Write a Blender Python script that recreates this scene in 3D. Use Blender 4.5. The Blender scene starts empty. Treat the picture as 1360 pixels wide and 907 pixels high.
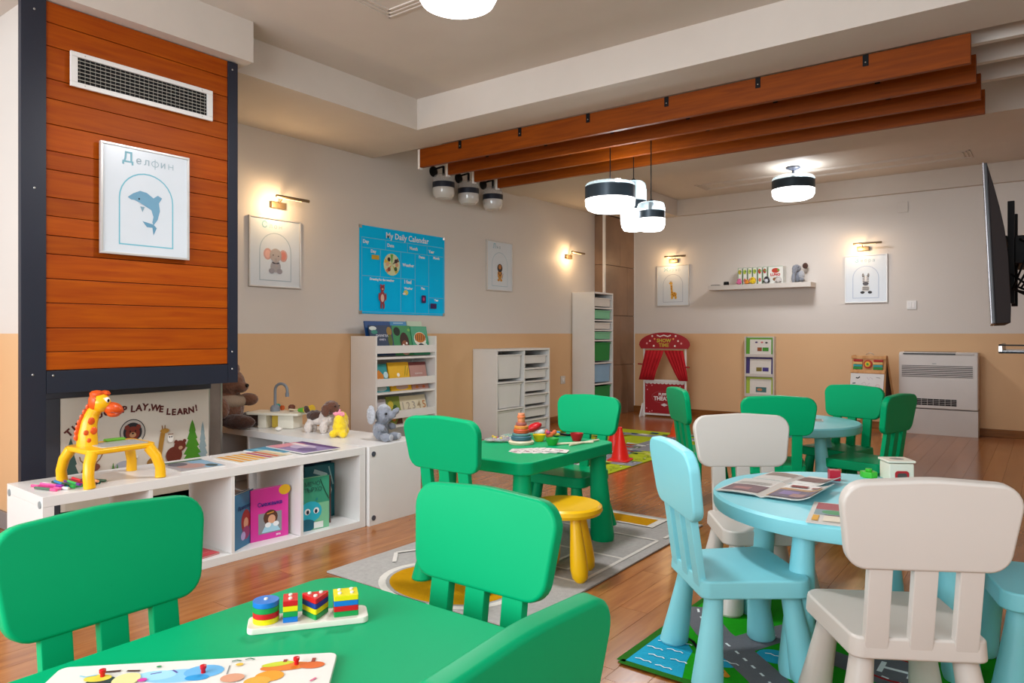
import bpy, bmesh, math, random
from mathutils import Matrix, Vector, Euler
random.seed(7)
R = math.radians; PI = math.pi
S = bpy.context.scene; COL = S.collection

# ------------------------------------------------------------------ camera, world, light, exposure
cam_d = bpy.data.cameras.new('camera'); cam = bpy.data.objects.new('camera', cam_d); COL.objects.link(cam)
S.camera = cam
cam.location = (0, 0, 1.02)
cam.rotation_euler = (R(90), 0, math.atan2(710, 953))
cam_d.sensor_width = 36; cam_d.lens = 36 * 953 / 1360; cam_d.shift_y = -10.5 / 1360; cam_d.clip_start = .02
w = bpy.data.worlds.new('sky'); S.world = w; w.use_nodes = True
w.node_tree.nodes['Background'].inputs[0].default_value = (.75, .87, 1, 1)
w.node_tree.nodes['Background'].inputs[1].default_value = 1.2
S.view_settings.view_transform = 'Standard'; S.view_settings.look = 'None'
S.view_settings.exposure = 0.2; S.view_settings.gamma = 1
def arealight(name, loc, rot, sx, sy, power, col):
    l = bpy.data.lights.new(name, 'AREA'); l.shape = 'RECTANGLE'; l.size = sx; l.size_y = sy; l.energy = power; l.color = col
    o = bpy.data.objects.new(name, l); o.location = loc; o.rotation_euler = rot; COL.objects.link(o); return o
arealight('window_daylight', (-2.0, -1.93, 1.55), (R(-90), 0, PI), 4.2, 1.5, 158, (.86, .94, 1))
arealight('added_side_fill', (1.12, .6, 1.55), (R(90), 0, R(90)), 2.0, 1.5, 9, (.86, .94, 1))  # fill light added on the unseen right side, no known window there
CEIL_POWER = 17

# ------------------------------------------------------------------ materials
def lin(h):
    if isinstance(h, str):
        h = h.lstrip('#'); c = [int(h[i:i+2], 16) / 255 for i in (0, 2, 4)]
    else: c = [v / 255 for v in h]
    return tuple(v / 12.92 if v <= .04045 else ((v + .055) / 1.055) ** 2.4 for v in c) + (1,)
MC = {}
def mat(key, col, rough=.5, metal=0, var=.04, scale=6, bump=0, bscale=200, spec=.5, emit=0, trans=0, alpha=1, coat=0, sheen=0, ior=1.45):
    if key in MC: return MC[key]
    m = bpy.data.materials.new(key); m.use_nodes = True; nt = m.node_tree; b = nt.nodes['Principled BSDF']
    c = lin(col)
    b.inputs['Roughness'].default_value = rough; b.inputs['Metallic'].default_value = metal
    b.inputs['Specular IOR Level'].default_value = spec; b.inputs['IOR'].default_value = ior
    b.inputs['Transmission Weight'].default_value = trans; b.inputs['Alpha'].default_value = alpha
    b.inputs['Coat Weight'].default_value = coat; b.inputs['Sheen Weight'].default_value = sheen
    if emit:
        b.inputs['Emission Color'].default_value = c; b.inputs['Emission Strength'].default_value = emit
    if var and not trans:
        tc = nt.nodes.new('ShaderNodeTexCoord'); n = nt.nodes.new('ShaderNodeTexNoise'); n.inputs['Scale'].default_value = scale
        n.inputs['Detail'].default_value = 3
        mx = nt.nodes.new('ShaderNodeMixRGB'); mx.inputs[1].default_value = tuple(v * (1 - var) for v in c[:3]) + (1,)
        mx.inputs[2].default_value = tuple(min(1, v * (1 + var)) for v in c[:3]) + (1,)
        nt.links.new(tc.outputs['Object'], n.inputs['Vector']); nt.links.new(n.outputs['Fac'], mx.inputs[0])
        nt.links.new(mx.outputs[0], b.inputs['Base Color'])
    else: b.inputs['Base Color'].default_value = c
    if bump:
        tc = nt.nodes.new('ShaderNodeTexCoord'); n2 = nt.nodes.new('ShaderNodeTexNoise'); n2.inputs['Scale'].default_value = bscale
        n2.inputs['Detail'].default_value = 4
        bp = nt.nodes.new('ShaderNodeBump'); bp.inputs['Strength'].default_value = bump; bp.inputs['Distance'].default_value = .004
        nt.links.new(tc.outputs['Object'], n2.inputs['Vector']); nt.links.new(n2.outputs['Fac'], bp.inputs['Height'])
        nt.links.new(bp.outputs[0], b.inputs['Normal'])
    MC[key] = m; return m
def ink(h): return mat('ink_' + h, h, .55, var=.05, scale=30)
def woodmat(key, c1, c2, rough, sx=(2, 25, 25), coat=.0, rnd=.25, bump=.05):
    if key in MC: return MC[key]
    m = bpy.data.materials.new(key); m.use_nodes = True; nt = m.node_tree; b = nt.nodes['Principled BSDF']
    tc = nt.nodes.new('ShaderNodeTexCoord'); mp = nt.nodes.new('ShaderNodeMapping'); mp.inputs['Scale'].default_value = sx
    oi = nt.nodes.new('ShaderNodeObjectInfo'); va = nt.nodes.new('ShaderNodeVectorMath'); va.operation = 'ADD'
    sc = nt.nodes.new('ShaderNodeVectorMath'); sc.operation = 'SCALE'; sc.inputs['Scale'].default_value = 40
    cb = nt.nodes.new('ShaderNodeCombineXYZ')
    for i in range(3): nt.links.new(oi.outputs['Random'], cb.inputs[i])
    nt.links.new(cb.outputs[0], sc.inputs[0]); nt.links.new(tc.outputs['Object'], va.inputs[0]); nt.links.new(sc.outputs[0], va.inputs[1])
    nt.links.new(va.outputs[0], mp.inputs['Vector'])
    n = nt.nodes.new('ShaderNodeTexNoise'); n.inputs['Scale'].default_value = 2.2; n.inputs['Detail'].default_value = 6; n.inputs['Distortion'].default_value = .6
    nt.links.new(mp.outputs[0], n.inputs['Vector'])
    cr = nt.nodes.new('ShaderNodeValToRGB'); cr.color_ramp.elements[0].position = .32; cr.color_ramp.elements[1].position = .7
    cr.color_ramp.elements[0].color = lin(c1); cr.color_ramp.elements[1].color = lin(c2)
    nt.links.new(n.outputs['Fac'], cr.inputs[0])
    hs = nt.nodes.new('ShaderNodeHueSaturation'); mr = nt.nodes.new('ShaderNodeMapRange')
    mr.inputs['To Min'].default_value = 1 - rnd; mr.inputs['To Max'].default_value = 1 + rnd
    nt.links.new(oi.outputs['Random'], mr.inputs['Value']); nt.links.new(mr.outputs[0], hs.inputs['Value']); nt.links.new(cr.outputs[0], hs.inputs['Color'])
    nt.links.new(hs.outputs[0], b.inputs['Base Color'])
    b.inputs['Specular IOR Level'].default_value = .5 if 'parquet' in key or 'pale' in key else .18
    b.inputs['Roughness'].default_value = rough; b.inputs['Coat Weight'].default_value = coat; b.inputs['Coat Roughness'].default_value = .15
    bp = nt.nodes.new('ShaderNodeBump'); bp.inputs['Strength'].default_value = bump; bp.inputs['Distance'].default_value = .002
    nt.links.new(n.outputs['Fac'], bp.inputs['Height']); nt.links.new(bp.outputs[0], b.inputs['Normal'])
    MC[key] = m; return m
def wallmat():
    m = bpy.data.materials.new('two_tone_paint'); m.use_nodes = True; nt = m.node_tree; b = nt.nodes['Principled BSDF']
    g = nt.nodes.new('ShaderNodeNewGeometry'); sp = nt.nodes.new('ShaderNodeSeparateXYZ'); nt.links.new(g.outputs['Position'], sp.inputs[0])
    gt = nt.nodes.new('ShaderNodeMath'); gt.operation = 'GREATER_THAN'; gt.inputs[1].default_value = 1.02; nt.links.new(sp.outputs['Z'], gt.inputs[0])
    n = nt.nodes.new('ShaderNodeTexNoise'); n.inputs['Scale'].default_value = 1.5; nt.links.new(g.outputs['Position'], n.inputs['Vector'])
    mx = nt.nodes.new('ShaderNodeMixRGB'); mx.inputs[1].default_value = lin('dab184'); mx.inputs[2].default_value = lin('d6cfc8'); nt.links.new(gt.outputs[0], mx.inputs[0])
    hs = nt.nodes.new('ShaderNodeHueSaturation'); mr = nt.nodes.new('ShaderNodeMapRange'); mr.inputs['To Min'].default_value = .96; mr.inputs['To Max'].default_value = 1.04
    nt.links.new(n.outputs['Fac'], mr.inputs['Value']); nt.links.new(mr.outputs[0], hs.inputs['Value']); nt.links.new(mx.outputs[0], hs.inputs['Color'])
    nt.links.new(hs.outputs[0], b.inputs['Base Color']); b.inputs['Roughness'].default_value = .6
    n2 = nt.nodes.new('ShaderNodeTexNoise'); n2.inputs['Scale'].default_value = 180; nt.links.new(g.outputs['Position'], n2.inputs['Vector'])
    bp = nt.nodes.new('ShaderNodeBump'); bp.inputs['Strength'].default_value = .06; bp.inputs['Distance'].default_value = .002
    nt.links.new(n2.outputs['Fac'], bp.inputs['Height']); nt.links.new(bp.outputs[0], b.inputs['Normal'])
    MC['wall'] = m; return m
WALL = wallmat()
CEIL = mat('ceiling_paint', 'cdc3b9', .7, bump=.05)
WHITE = mat('white_laminate', 'e2e0dd', .32)
PWHITE = mat('white_plastic_chair', 'cbc4bc', .34, var=.02)
GREEN = mat('green_plastic', (0, 164, 106), .42, var=.02, spec=.15)
BLUE = mat('pale_blue_plastic', (138, 218, 230), .38, var=.02, spec=.4)
YELLOW = mat('yellow_plastic', (238, 184, 10), .3, var=.02)
BAND = mat('lamp_band', '36444f', .35, metal=.3)
DARK = mat('dark_navy_steel', '1e2230', .42, var=.1)
BLACK = mat('black_plastic', '0c0c0e', .5, spec=.2)
METAL = mat('brushed_metal', 'b8b4ae', .3, metal=.9)
BRASS = mat('antique_brass', '7d6a50', .4, metal=.7)
GREYM = mat('grey_plastic', '7f858c', .4)
DOME = mat('lamp_dome_glass', 'cfe6ee', .08, alpha=.38, var=0)
GLASS = mat('clear_glass', 'ffffff', .03, trans=1, var=0, ior=1.3)
PAPER = mat('paper_white', 'eeeae4', .6)
ORANGEWOOD = woodmat('varnished_orange_wood', '923a00', 'a84e00', .5, (1.5, 22, 22), coat=0, rnd=.14)
BEAMWOOD = woodmat('beam_wood', '743200', '8a4000', .5, (1.5, 22, 22), coat=0, rnd=.06)
FLOORWOOD = woodmat('parquet_wood', '8e5020', 'aa6c34', .2, (16, 1.6, 16), coat=.1, rnd=.12)
SKIRT = woodmat('skirting_wood', '7a4a22', '94602f', .35, (2, 2, 20), rnd=.02)
PALEWOOD = woodmat('pale_wood', 'd8c6a4', 'e6d9bd', .45, (3, 25, 25), rnd=.05)
EASELWOOD = woodmat('easel_wood', 'c08a58', 'd6a674', .45, (10, 10, 2), rnd=.05)
TILE = mat('brown_stone_tile', '8c705a', .35, var=.35, scale=3.5, bump=.1, bscale=20)

# ------------------------------------------------------------------ mesh helpers
class MB:
    def __init__(s): s.v = []; s.f = []; s.mi = []; s.mats = []; s.m = 0
    def use(s, m):
        if m not in s.mats: s.mats.append(m)
        s.m = s.mats.index(m); return s
    def add(s, vs, fs, M=None):
        o = len(s.v)
        for p in vs:
            p = Vector(p)
            if M is not None: p = M @ p
            s.v.append(p)
        for f in fs: s.f.append([i + o for i in f]); s.mi.append(s.m)
        return s
    def box(s, x0, y0, z0, x1, y1, z1, M=None):
        v = [(x, y, z) for z in (z0, z1) for y in (y0, y1) for x in (x0, x1)]
        return s.add(v, [(0, 2, 3, 1), (4, 5, 7, 6), (0, 1, 5, 4), (2, 6, 7, 3), (0, 4, 6, 2), (1, 3, 7, 5)], M)
    def prism(s, pts, a0, a1, ax='z', M=None, top=None):
        n = len(pts)
        t = {'z': lambda p, q, a: (p, q, a), 'y': lambda p, q, a: (p, a, q), 'x': lambda p, q, a: (a, p, q)}[ax]
        tp = top or pts
        v = [t(p, q, a0) for p, q in pts] + [t(p, q, a1) for p, q in tp]
        f = [list(range(n))[::-1], list(range(n, 2 * n))] + [(i, (i + 1) % n, (i + 1) % n + n, i + n) for i in range(n)]
        return s.add(v, f, M)
    def lathe(s, prof, n=24, M=None, cap=True):
        v = []; f = []
        for r, z in prof:
            for i in range(n):
                a = 2 * PI * i / n; v.append((r * math.cos(a), r * math.sin(a), z))
        for k in range(len(prof) - 1):
            for i in range(n):
                j = (i + 1) % n; f.append((k * n + i, k * n + j, (k + 1) * n + j, (k + 1) * n + i))
        if cap: f.append(list(range(n))[::-1]); f.append([(len(prof) - 1) * n + i for i in range(n)])
        return s.add(v, f, M)
    def ell(s, c, r, n=16, M=None, rot=None):
        m = n // 2; v = [(0, 0, -1)]; f = []
        for k in range(1, m):
            t = -PI / 2 + PI * k / m
            for i in range(n): a = 2 * PI * i / n; v.append((math.cos(t) * math.cos(a), math.cos(t) * math.sin(a), math.sin(t)))
        v.append((0, 0, 1))
        for i in range(n):
            j = (i + 1) % n
            f.append((0, 1 + j, 1 + i)); f.append((len(v) - 1, 1 + (m - 2) * n + i, 1 + (m - 2) * n + j))
            for k in range(m - 2): f.append((1 + k * n + i, 1 + k * n + j, 1 + (k + 1) * n + j, 1 + (k + 1) * n + i))
        T = Matrix.Translation(c)
        if rot: T = T @ Euler(rot).to_matrix().to_4x4()
        T = T @ Matrix.Diagonal((r[0], r[1], r[2], 1))
        return s.add(v, f, (M @ T) if M is not None else T)
    def tube(s, pts, r, n=10, M=None):
        pts = [Vector(p) for p in pts]; v = []; f = []; N = len(pts)
        rr = r if isinstance(r, (list, tuple)) else [r] * N
        up = None
        for k in range(N):
            d = (pts[min(k + 1, N - 1)] - pts[max(k - 1, 0)]).normalized()
            if up is None: up = Vector((0, 0, 1)) if abs(d.z) < .9 else Vector((1, 0, 0))
            a = d.cross(up).normalized(); b = a.cross(d).normalized(); up = b
            for i in range(n):
                t = 2 * PI * i / n; v.append(pts[k] + a * math.cos(t) * rr[k] + b * math.sin(t) * rr[k])
        for k in range(N - 1):
            for i in range(n):
                j = (i + 1) % n; f.append((k * n + i, (k + 1) * n + i, (k + 1) * n + j, k * n + j))
        f.append(list(range(n))); f.append([(N - 1) * n + i for i in range(n)][::-1])
        return s.add(v, f, M)
    def build(s, name, m=None, parent=None, bevel=0, segs=2, ang=40, smooth=True):
        me = bpy.data.meshes.new(name); bm = bmesh.new()
        vs = [bm.verts.new(p) for p in s.v]
        for f, k in zip(s.f, s.mi):
            try: fc = bm.faces.new([vs[i] for i in f]); fc.material_index = k
            except ValueError: pass
        bmesh.ops.recalc_face_normals(bm, faces=bm.faces)
        if bevel:
            es = [e for e in bm.edges if len(e.link_faces) == 2 and e.calc_face_angle(0) > R(ang)]
            bmesh.ops.bevel(bm, geom=es, offset=bevel, segments=segs, profile=.5, affect='EDGES', clamp_overlap=True)
        bm.to_mesh(me); bm.free()
        for mm in (s.mats or [m]): me.materials.append(mm)
        if smooth:
            me.shade_smooth(); me.set_sharp_from_angle(angle=R(38))
        o = bpy.data.objects.new(name, me); COL.objects.link(o)
        if bevel:
            wn = o.modifiers.new('weighted_normals', 'WEIGHTED_NORMAL'); wn.keep_sharp = True; wn.weight = 60
        if parent is not None: o.parent = parent
        return o
def tag(o, label=None, cat=None, group=None, kind=None):
    if label: o['label'] = label
    if cat: o['category'] = cat
    if group: o['group'] = group
    if kind: o['kind'] = kind
    return o
def thing(name, label, cat, loc=(0, 0, 0), rz=0, group=None, rx=0, ry=0):
    o = bpy.data.objects.new(name, None); o.empty_display_size = .1; COL.objects.link(o)
    o.location = loc; o.rotation_euler = (rx, ry, rz); return tag(o, label, cat, group)
def struct(mb, name, m=None, bevel=0):
    o = mb.build(name, m, None, bevel); return tag(o, kind='structure')
def copy_tree(o, parent=None):
    c = o.copy(); COL.objects.link(c)
    if parent is not None: c.parent = parent
    for ch in list(o.children): copy_tree(ch, c)
    return c
def roundpoly(pts, r, n=5):
    out = []; N = len(pts); rr = r if isinstance(r, (list, tuple)) else [r] * N
    for i in range(N):
        p = Vector(pts[i]); a = (Vector(pts[i - 1]) - p).normalized(); b = (Vector(pts[(i + 1) % N]) - p).normalized()
        ang = a.angle(b); d = rr[i] / math.tan(ang / 2); c = p + (a + b).normalized() * (rr[i] / math.sin(ang / 2))
        s0 = p + a * d; s1 = p + b * d
        a0 = math.atan2(s0.y - c.y, s0.x - c.x); a1 = math.atan2(s1.y - c.y, s1.x - c.x)
        da = (a1 - a0 + PI) % (2 * PI) - PI
        for k in range(n + 1): t = a0 + da * k / n; out.append((c.x + rr[i] * math.cos(t), c.y + rr[i] * math.sin(t)))
    return out
def rect(x0, y0, x1, y1): return [(x0, y0), (x1, y0), (x1, y1), (x0, y1)]
def circ(cx, cy, rx, ry=None, n=20, rot=0):
    ry = ry or rx; o = []
    for i in range(n):
        a = 2 * PI * i / n; x = rx * math.cos(a); y = ry * math.sin(a)
        o.append((cx + x * math.cos(rot) - y * math.sin(rot), cy + x * math.sin(rot) + y * math.cos(rot)))
    return o
FRONT = Matrix(((1, 0, 0, 0), (0, 0, -1, 0), (0, 1, 0, 0), (0, 0, 0, 1)))   # (u,v,n) -> x=u, z=v, towards viewer = -y
FLAT = Matrix.Identity(4)
def strip(pts, wd):
    out = []
    P = [Vector(p) for p in pts]; L = []; Rr = []
    for k in range(len(P)):
        d = (P[min(k + 1, len(P) - 1)] - P[max(k - 1, 0)]).normalized(); nrm = Vector((-d.y, d.x)) * wd / 2
        L.append(P[k] + nrm); Rr.append(P[k] - nrm)
    return L, Rr
def flat(parent, shapes, M=FRONT, name='print', step=.0003, base=.0004):
    """flat printed artwork: thin layers on a real surface"""
    mb = MB(); k = 0
    for sh in shapes:
        n = base + step * k; k += 1
        mb.use(ink(sh[-1]))
        if sh[0] == 'p': pts = sh[1]; mb.add([(x, y, n) for x, y in pts], [list(range(len(pts)))], M)
        elif sh[0] == 'l':
            L, Q = strip(sh[1], sh[2]); m = len(L)
            mb.add([(p.x, p.y, n) for p in L] + [(p.x, p.y, n) for p in Q], [(i, i + m, i + m + 1, i + 1) for i in range(m - 1)], M)
    o = mb.build(name, None, parent, smooth=False); return o
def E(cx, cy, rx, ry, c, rot=0): return ('p', circ(cx, cy, rx, ry, 18, rot), c)
def text(parent, s, size, x, y, m, M=FRONT, off=.001, rot=0, align='CENTER', ext=.0003, sx=1, name='lettering', bold=0):
    cu = bpy.data.curves.new('t', 'FONT'); cu.body = s; cu.size = size; cu.align_x = align; cu.extrude = ext; cu.resolution_u = 2
    cu.offset = bold
    t = bpy.data.objects.new('t', cu); COL.objects.link(t)
    dg = bpy.context.evaluated_depsgraph_get(); me = bpy.data.meshes.new_from_object(t.evaluated_get(dg))
    bpy.data.objects.remove(t)
    me.transform(M @ Matrix.Translation((x, y, off)) @ Matrix.Rotation(rot, 4, 'Z') @ Matrix.Diagonal((sx, 1, 1, 1)))
    me.materials.clear(); me.materials.append(m)
    o = bpy.data.objects.new(name, me); COL.objects.link(o); o.parent = parent; return o

# ------------------------------------------------------------------ room shell
XL, XR, YB, YF = -4.5, 1.2, -2.0, 8.55
Z1 = 2.48; Z2 = 2.70
floor = struct(MB().box(XL - .1, YB - .1, -.12, XR + .1, YF + .1, -.012), 'floor', mat('subfloor', '4a2c16', .7))
pl_shared = {}
def plank_mb(wd, ln): return MB().box(-wd / 2, -ln / 2, -.012, wd / 2, ln / 2, 0)
cands = []; PW = .115; PLN = 1.15; i = 0
x = XL
while x < XR:
    y = YB - random.random() * PLN
    while y < YF:
        y0 = max(y, YB); y1 = min(y + PLN, YF)
        if y1 - y0 > .02: cands.append((x + PW / 2, y0, y1))
        y += PLN
    x += PW
sn, cs = math.sin(math.atan2(710, 953)), math.cos(math.atan2(710, 953))
def infr(c):
    mx_, my = c[0], (c[1] + c[2]) / 2
    best = 99
    for yy in (c[1], my, c[2]):
        d = -sn * mx_ + cs * yy; xc = cs * mx_ + sn * yy
        if d > .9 and abs(xc / d) < .76: best = min(best, d)
    return best
cands.sort(key=infr)
pb = plank_mb(PW - .0012, PLN - .0015).build('plank', FLOORWOOD, floor, bevel=0)
rest = MB(); first = True
for k, (px, y0, y1) in enumerate(cands):
    if k < 300:
        if first: o = pb; first = False
        else: o = pb.copy(); COL.objects.link(o)
        o.location = (px, (y0 + y1) / 2, 0); o.scale = (1, (y1 - y0) / PLN, 1)
    else: rest.box(px - PW / 2 + .0006, y0 + .0008, -.012, px + PW / 2 - .0006, y1 - .0008, 0)
ro = rest.build('planks', FLOORWOOD, floor); ro['kind'] = 'stuff'
struct(MB().box(XL - .15, YB, -.1, XL, YF, 2.9), 'wall_left', WALL)
struct(MB().box(XL - .15, YF, -.1, XR + .15, YF + .15, 2.9), 'wall_far', WALL)
wb = MB()
for a in ((XL, 0, XR, .8), (XL, 2.3, XR, 2.9), (XL, .8, -4.1, 2.3), (.1, .8, XR, 2.3)): wb.box(a[0], YB - .15, a[1] if a[1] else -.1, a[2], YB, a[3])
struct(wb, 'wall_back', WALL)
wr = MB()
for a in ((YB, -.1, YF, .8), (YB, 2.3, YF, 2.9), (YB, .8, -.4, 2.3), (1.6, .8, YF, 2.3)): wr.box(XR, a[0], a[1], XR + .15, a[2], a[3])
struct(wr, 'wall_right', WALL)
for nm, mk in (('window_1', 0), ('added_side_window', 1)):  # the second frame is an added opening for the side fill light
    f = MB()
    if mk == 0:
        for q in (-4.1, -2.7, -1.33, .04): f.box(q, YB - .1, .8, q + .06, YB - .04, 2.3)
        for z in (.8, 2.24): f.box(-4.1, YB - .1, z, .1, YB - .04, z + .06)
    else:
        for q in (-.4, .57, 1.54): f.box(XR + .04, q, .8, XR + .1, q + .06, 2.3)
        for z in (.8, 2.24): f.box(XR + .04, -.4, z, XR + .1, 1.6, z + .06)
    struct(f, nm, WHITE)
# ceilings and dropped soffits
struct(MB().box(XL - .1, YB - .1, Z2, XR + .1, YF + .1, Z2 + .1), 'ceiling', CEIL)
struct(MB().box(XL, 2.2, Z1, -3.62, 4.1, Z2 + .02), 'trim_1', CEIL)          # left bulkhead
struct(MB().box(-3.62, 3.72, Z1, XR, 4.10, Z2 + .02), 'trim_2', CEIL)       # cross bulkhead
struct(MB().box(XL, 5.70, Z1, XR, 6.18, Z2 + .02), 'trim_3', CEIL)          # second cross bulkhead
struct(MB().box(XL, 6.18, Z1 + .02, -3.73, YF, Z2 + .02), 'trim_4', CEIL)   # far left bulkhead
struct(MB().box(-3.73, YF - .06, 2.5, XR, YF, Z2 + .02), 'trim_5', CEIL)    # band over the far wall
struct(MB().box(-3.62, YB, Z1, -3.43, 2.27, Z2 + .02), 'trim_6', CEIL)      # lowered box above the wood panel
for k, yy in enumerate((4.31, 4.63, 4.97)):
    struct(MB().box(-3.9, yy - .02, Z1, XR, yy + .02, Z2), 'trim_%d' % (7 + k), CEIL)
struct(MB().box(XL, 1.43, 0, -3.79, 2.20, Z2 + .02), 'wall_chimney', WALL)
bb = MB().box(XL + .001, 2.3, 0, XL + .016, 7.76, .075).box(XL + .001, YB, 0, XL + .016, 1.43, .075)
struct(bb, 'baseboard_left', SKIRT, .003)
struct(MB().box(-4.36, YF - .016, 0, XR, YF - .001, .075), 'baseboard_far', SKIRT, .003)
struct(MB().box(XL, 1.414, 0, -3.8, 1.429, .09), 'baseboard_chimney', mat('grey_skirting', '8d8683', .5), .003)
# ceiling mouldings (access frames)
def hatch(n, x0, y0, x1, y1):
    h = MB()
    for k in range(3):
        e = .03 * k; z = Z2 - .006
        for a in ((x0 + e, y0 + e, x1 - e, y0 + e + .012), (x0 + e, y1 - e - .012, x1 - e, y1 - e), (x0 + e, y0 + e, x0 + e + .012, y1 - e), (x1 - e - .012, y0 + e, x1 - e, y1 - e)):
            h.box(a[0], a[1], z, a[2], a[3], Z2 + .001)
    struct(h, n, CEIL)
hatch('trim_10', -2.8, 1.4, -1.2, 2.67); hatch('trim_11', -3.2, 7.75, -.56, 8.1)
# tiled pier in the far left corner
pier = struct(MB().box(XL, 7.77, 0, -4.372, YF, Z1 + .02), 'wall_pier', mat('grout', '4b3a2e', .7))
tf = MB().box(-4.498, 7.755, 0, -4.385, 7.768, .61).build('tile', TILE, pier, .002)
for k in range(4):
    z0 = k * .625; h = min(.62, Z1 - z0)
    o = MB().box(-4.498, 7.755, z0, -4.385, 7.768, z0 + h).build('tile', TILE, pier, .002)
    o = MB().box(-4.371, 7.78, z0, -4.358, 8.16 if k % 2 else 8.35, z0 + h).build('tile', TILE, pier, .002)
    o = MB().box(-4.371, (8.16 if k % 2 else 8.35) + .004, z0, -4.358, YF - .002, z0 + h).build('tile', TILE, pier, .002)
bpy.data.objects.remove(tf)
MB().box(-4.384, 7.752, 0, -4.356, 7.779, Z1).build('corner_trim', WHITE, pier)
MB().box(-4.372, YF - .012, 0, -4.35, YF - .001, Z1).build('corner_trim', WHITE, pier)
# ------------------------------------------------------------------ wood wall panel in dark frame
wp = thing('wall_panel', 'tall panel of orange wood boards in a dark steel frame on left wall', 'wall panel', (-3.5, 1.2, 0), R(90))
PW0, PW1 = 0, 1.022
MB().box(0, 0, 0, .097, .032, 2.478).build('frame_post', DARK, wp, .002)
MB().box(.965, 0, .757, 1.022, .032, 2.475).build('frame_post', DARK, wp, .002)
MB().box(.098, 0, .757, .964, .032, .856).build('frame_rail', DARK, wp, .002)
MB().box(.23, .033, .757, .9, .28, 2.478).box(.02, .0325, .757, 1.01, .036, 2.47).build('backing', DARK, wp)
edges = [.858, .94, 1.045, 1.155, 1.262, 1.37, 1.452, 1.537, 1.619, 1.741, 1.823, 1.941, 2.053, 2.139, 2.282, 2.385, 2.477]
for a, b in zip(edges[:-1], edges[1:]):
    MB().box(.0975, .006 + random.random() * .002, a + .0012, .9645, .032, b - .0012).build('board', ORANGEWOOD, wp, .0025)
for (x, z) in ((.051, 1.649), (.045, .842), (.124, .835), (.989, .923), (.989, .831), (.989, 2.434), (.05, 2.42)):
    MB().ell((x, -.001, z), (.005, .003, .005), 8).build('bolt', METAL, wp)
# fireplace front below the panel
fp = thing('fireplace_surround', 'dark framed fireplace front with stone edge under the wood panel', 'fireplace', (-3.79, 1.43, 0), R(90))
MB().box(0, 0, 0, .775, .001, .757).build('backing', mat('charcoal_board', '34343a', .6), fp)
MB().box(.80, 0, 0, .872, .3, .757).build('stone_pier', mat('grey_brown_stone', '6f6258', .5, var=.3, scale=9, bump=.2, bscale=30), fp, .003)
MB().box(.786, -.004, 0, .799, .02, .757).build('metal_strip', METAL, fp)
MB().box(.866, -.003, 0, .876, .006, .757).build('metal_strip', METAL, fp)
MB().box(-.07, -.04, .7125, .785, 0, .756).box(-.07, -.04, .0, .018, 0, .712).build('frame', mat('charcoal_frame', '3b3b42', .5), fp, .002)
# sign board
sg = thing('sign_board', 'cream sign with forest animals and the words we learn, under the wood panel', 'sign', (-3.752, 1.45, 0), R(90))
sgb = MB().box(0, 0, .17, .752, .008, .711).build('board', mat('cream_board', 'd9cdbd', .5), sg, .001)
BR = ink('5a1d18')
def arctext(parent, s, pts, size, m):
    for ch, (x, y, a) in zip(s, pts):
        if ch != ' ': text(parent, ch, size, x, y, m, rot=a, bold=.0018)
for ch, x, y, a in (('T', .046, .551, 40), ('H', .078, .573, 36), ('R', .108, .592, 30), ('O', .143, .610, 24), ('U', .178, .622, 18), ('G', .213, .630, 12), ('H', .248, .635, 6), ('P', .294, .638, -2), ('L', .335, .637, -4), ('A', .366, .640, -4), ('Y', .396, .642, -10), (',', .421, .640, -8), ('W', .449, .634, -10), ('E', .481, .624, -8), ('L', .520, .607, -6), ('E', .550, .602, -3), ('A', .585, .602, 0), ('R', .617, .601, 2), ('N', .650, .605, 5), ('!', .680, .615, 10)):
    text(sgb, ch, .046, x, y - .018, BR, rot=R(a), bold=.002)
def fir(x, y0, h, wd, c):
    out = [(x - wd * .08, y0)]
    L = []; Rr = []
    for k in range(5):
        a = k / 5; wk = wd / 2 * (1 - a * .85); y = y0 + h * (.06 + .17 * k)
        L += [(x - wk, y), (x - wk * .55, y + h * .15)]; Rr += [(x + wk, y), (x + wk * .55, y + h * .15)]
    return ('p', [(x, y0 + h)] + [p for p in reversed(Rr)][::1] + [(x, y0)] + L, c) if False else ('p', L + [(x, y0 + h)] + Rr[::-1], c)
sh = [fir(.045, .22, .30, .11, '3e5a52'), fir(.715, .30, .235, .07, '8ea0a2'), fir(.655, .31, .24, .12, '4a8a1e'), ('p', rect(.02, .17, .745, .25), 'c9bda8')]
k0 = len(sh)
sh += [('p', circ(.385, .475, .075, .078, 28), '2b2a2c'), ('p', circ(.385, .475, .07, .073, 28), 'b9b0a6'), ('p', circ(.385, .475, .055, .058, 24), '26262a'),
       E(.385, .47, .042, .04, '7a2f20'), E(.352, .505, .015, .015, '7a2f20'), E(.418, .505, .015, .015, '7a2f20'), E(.385, .46, .02, .016, 'b98a62'), E(.385, .468, .007, .005, '1b1010'),
       E(.37, .482, .004, .005, '1b1010'), E(.4, .482, .004, .005, '1b1010'), ('l', [(.335, .435), (.36, .415), (.385, .41), (.41, .415), (.435, .435)], .018, 'd8cfc0')]
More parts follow.
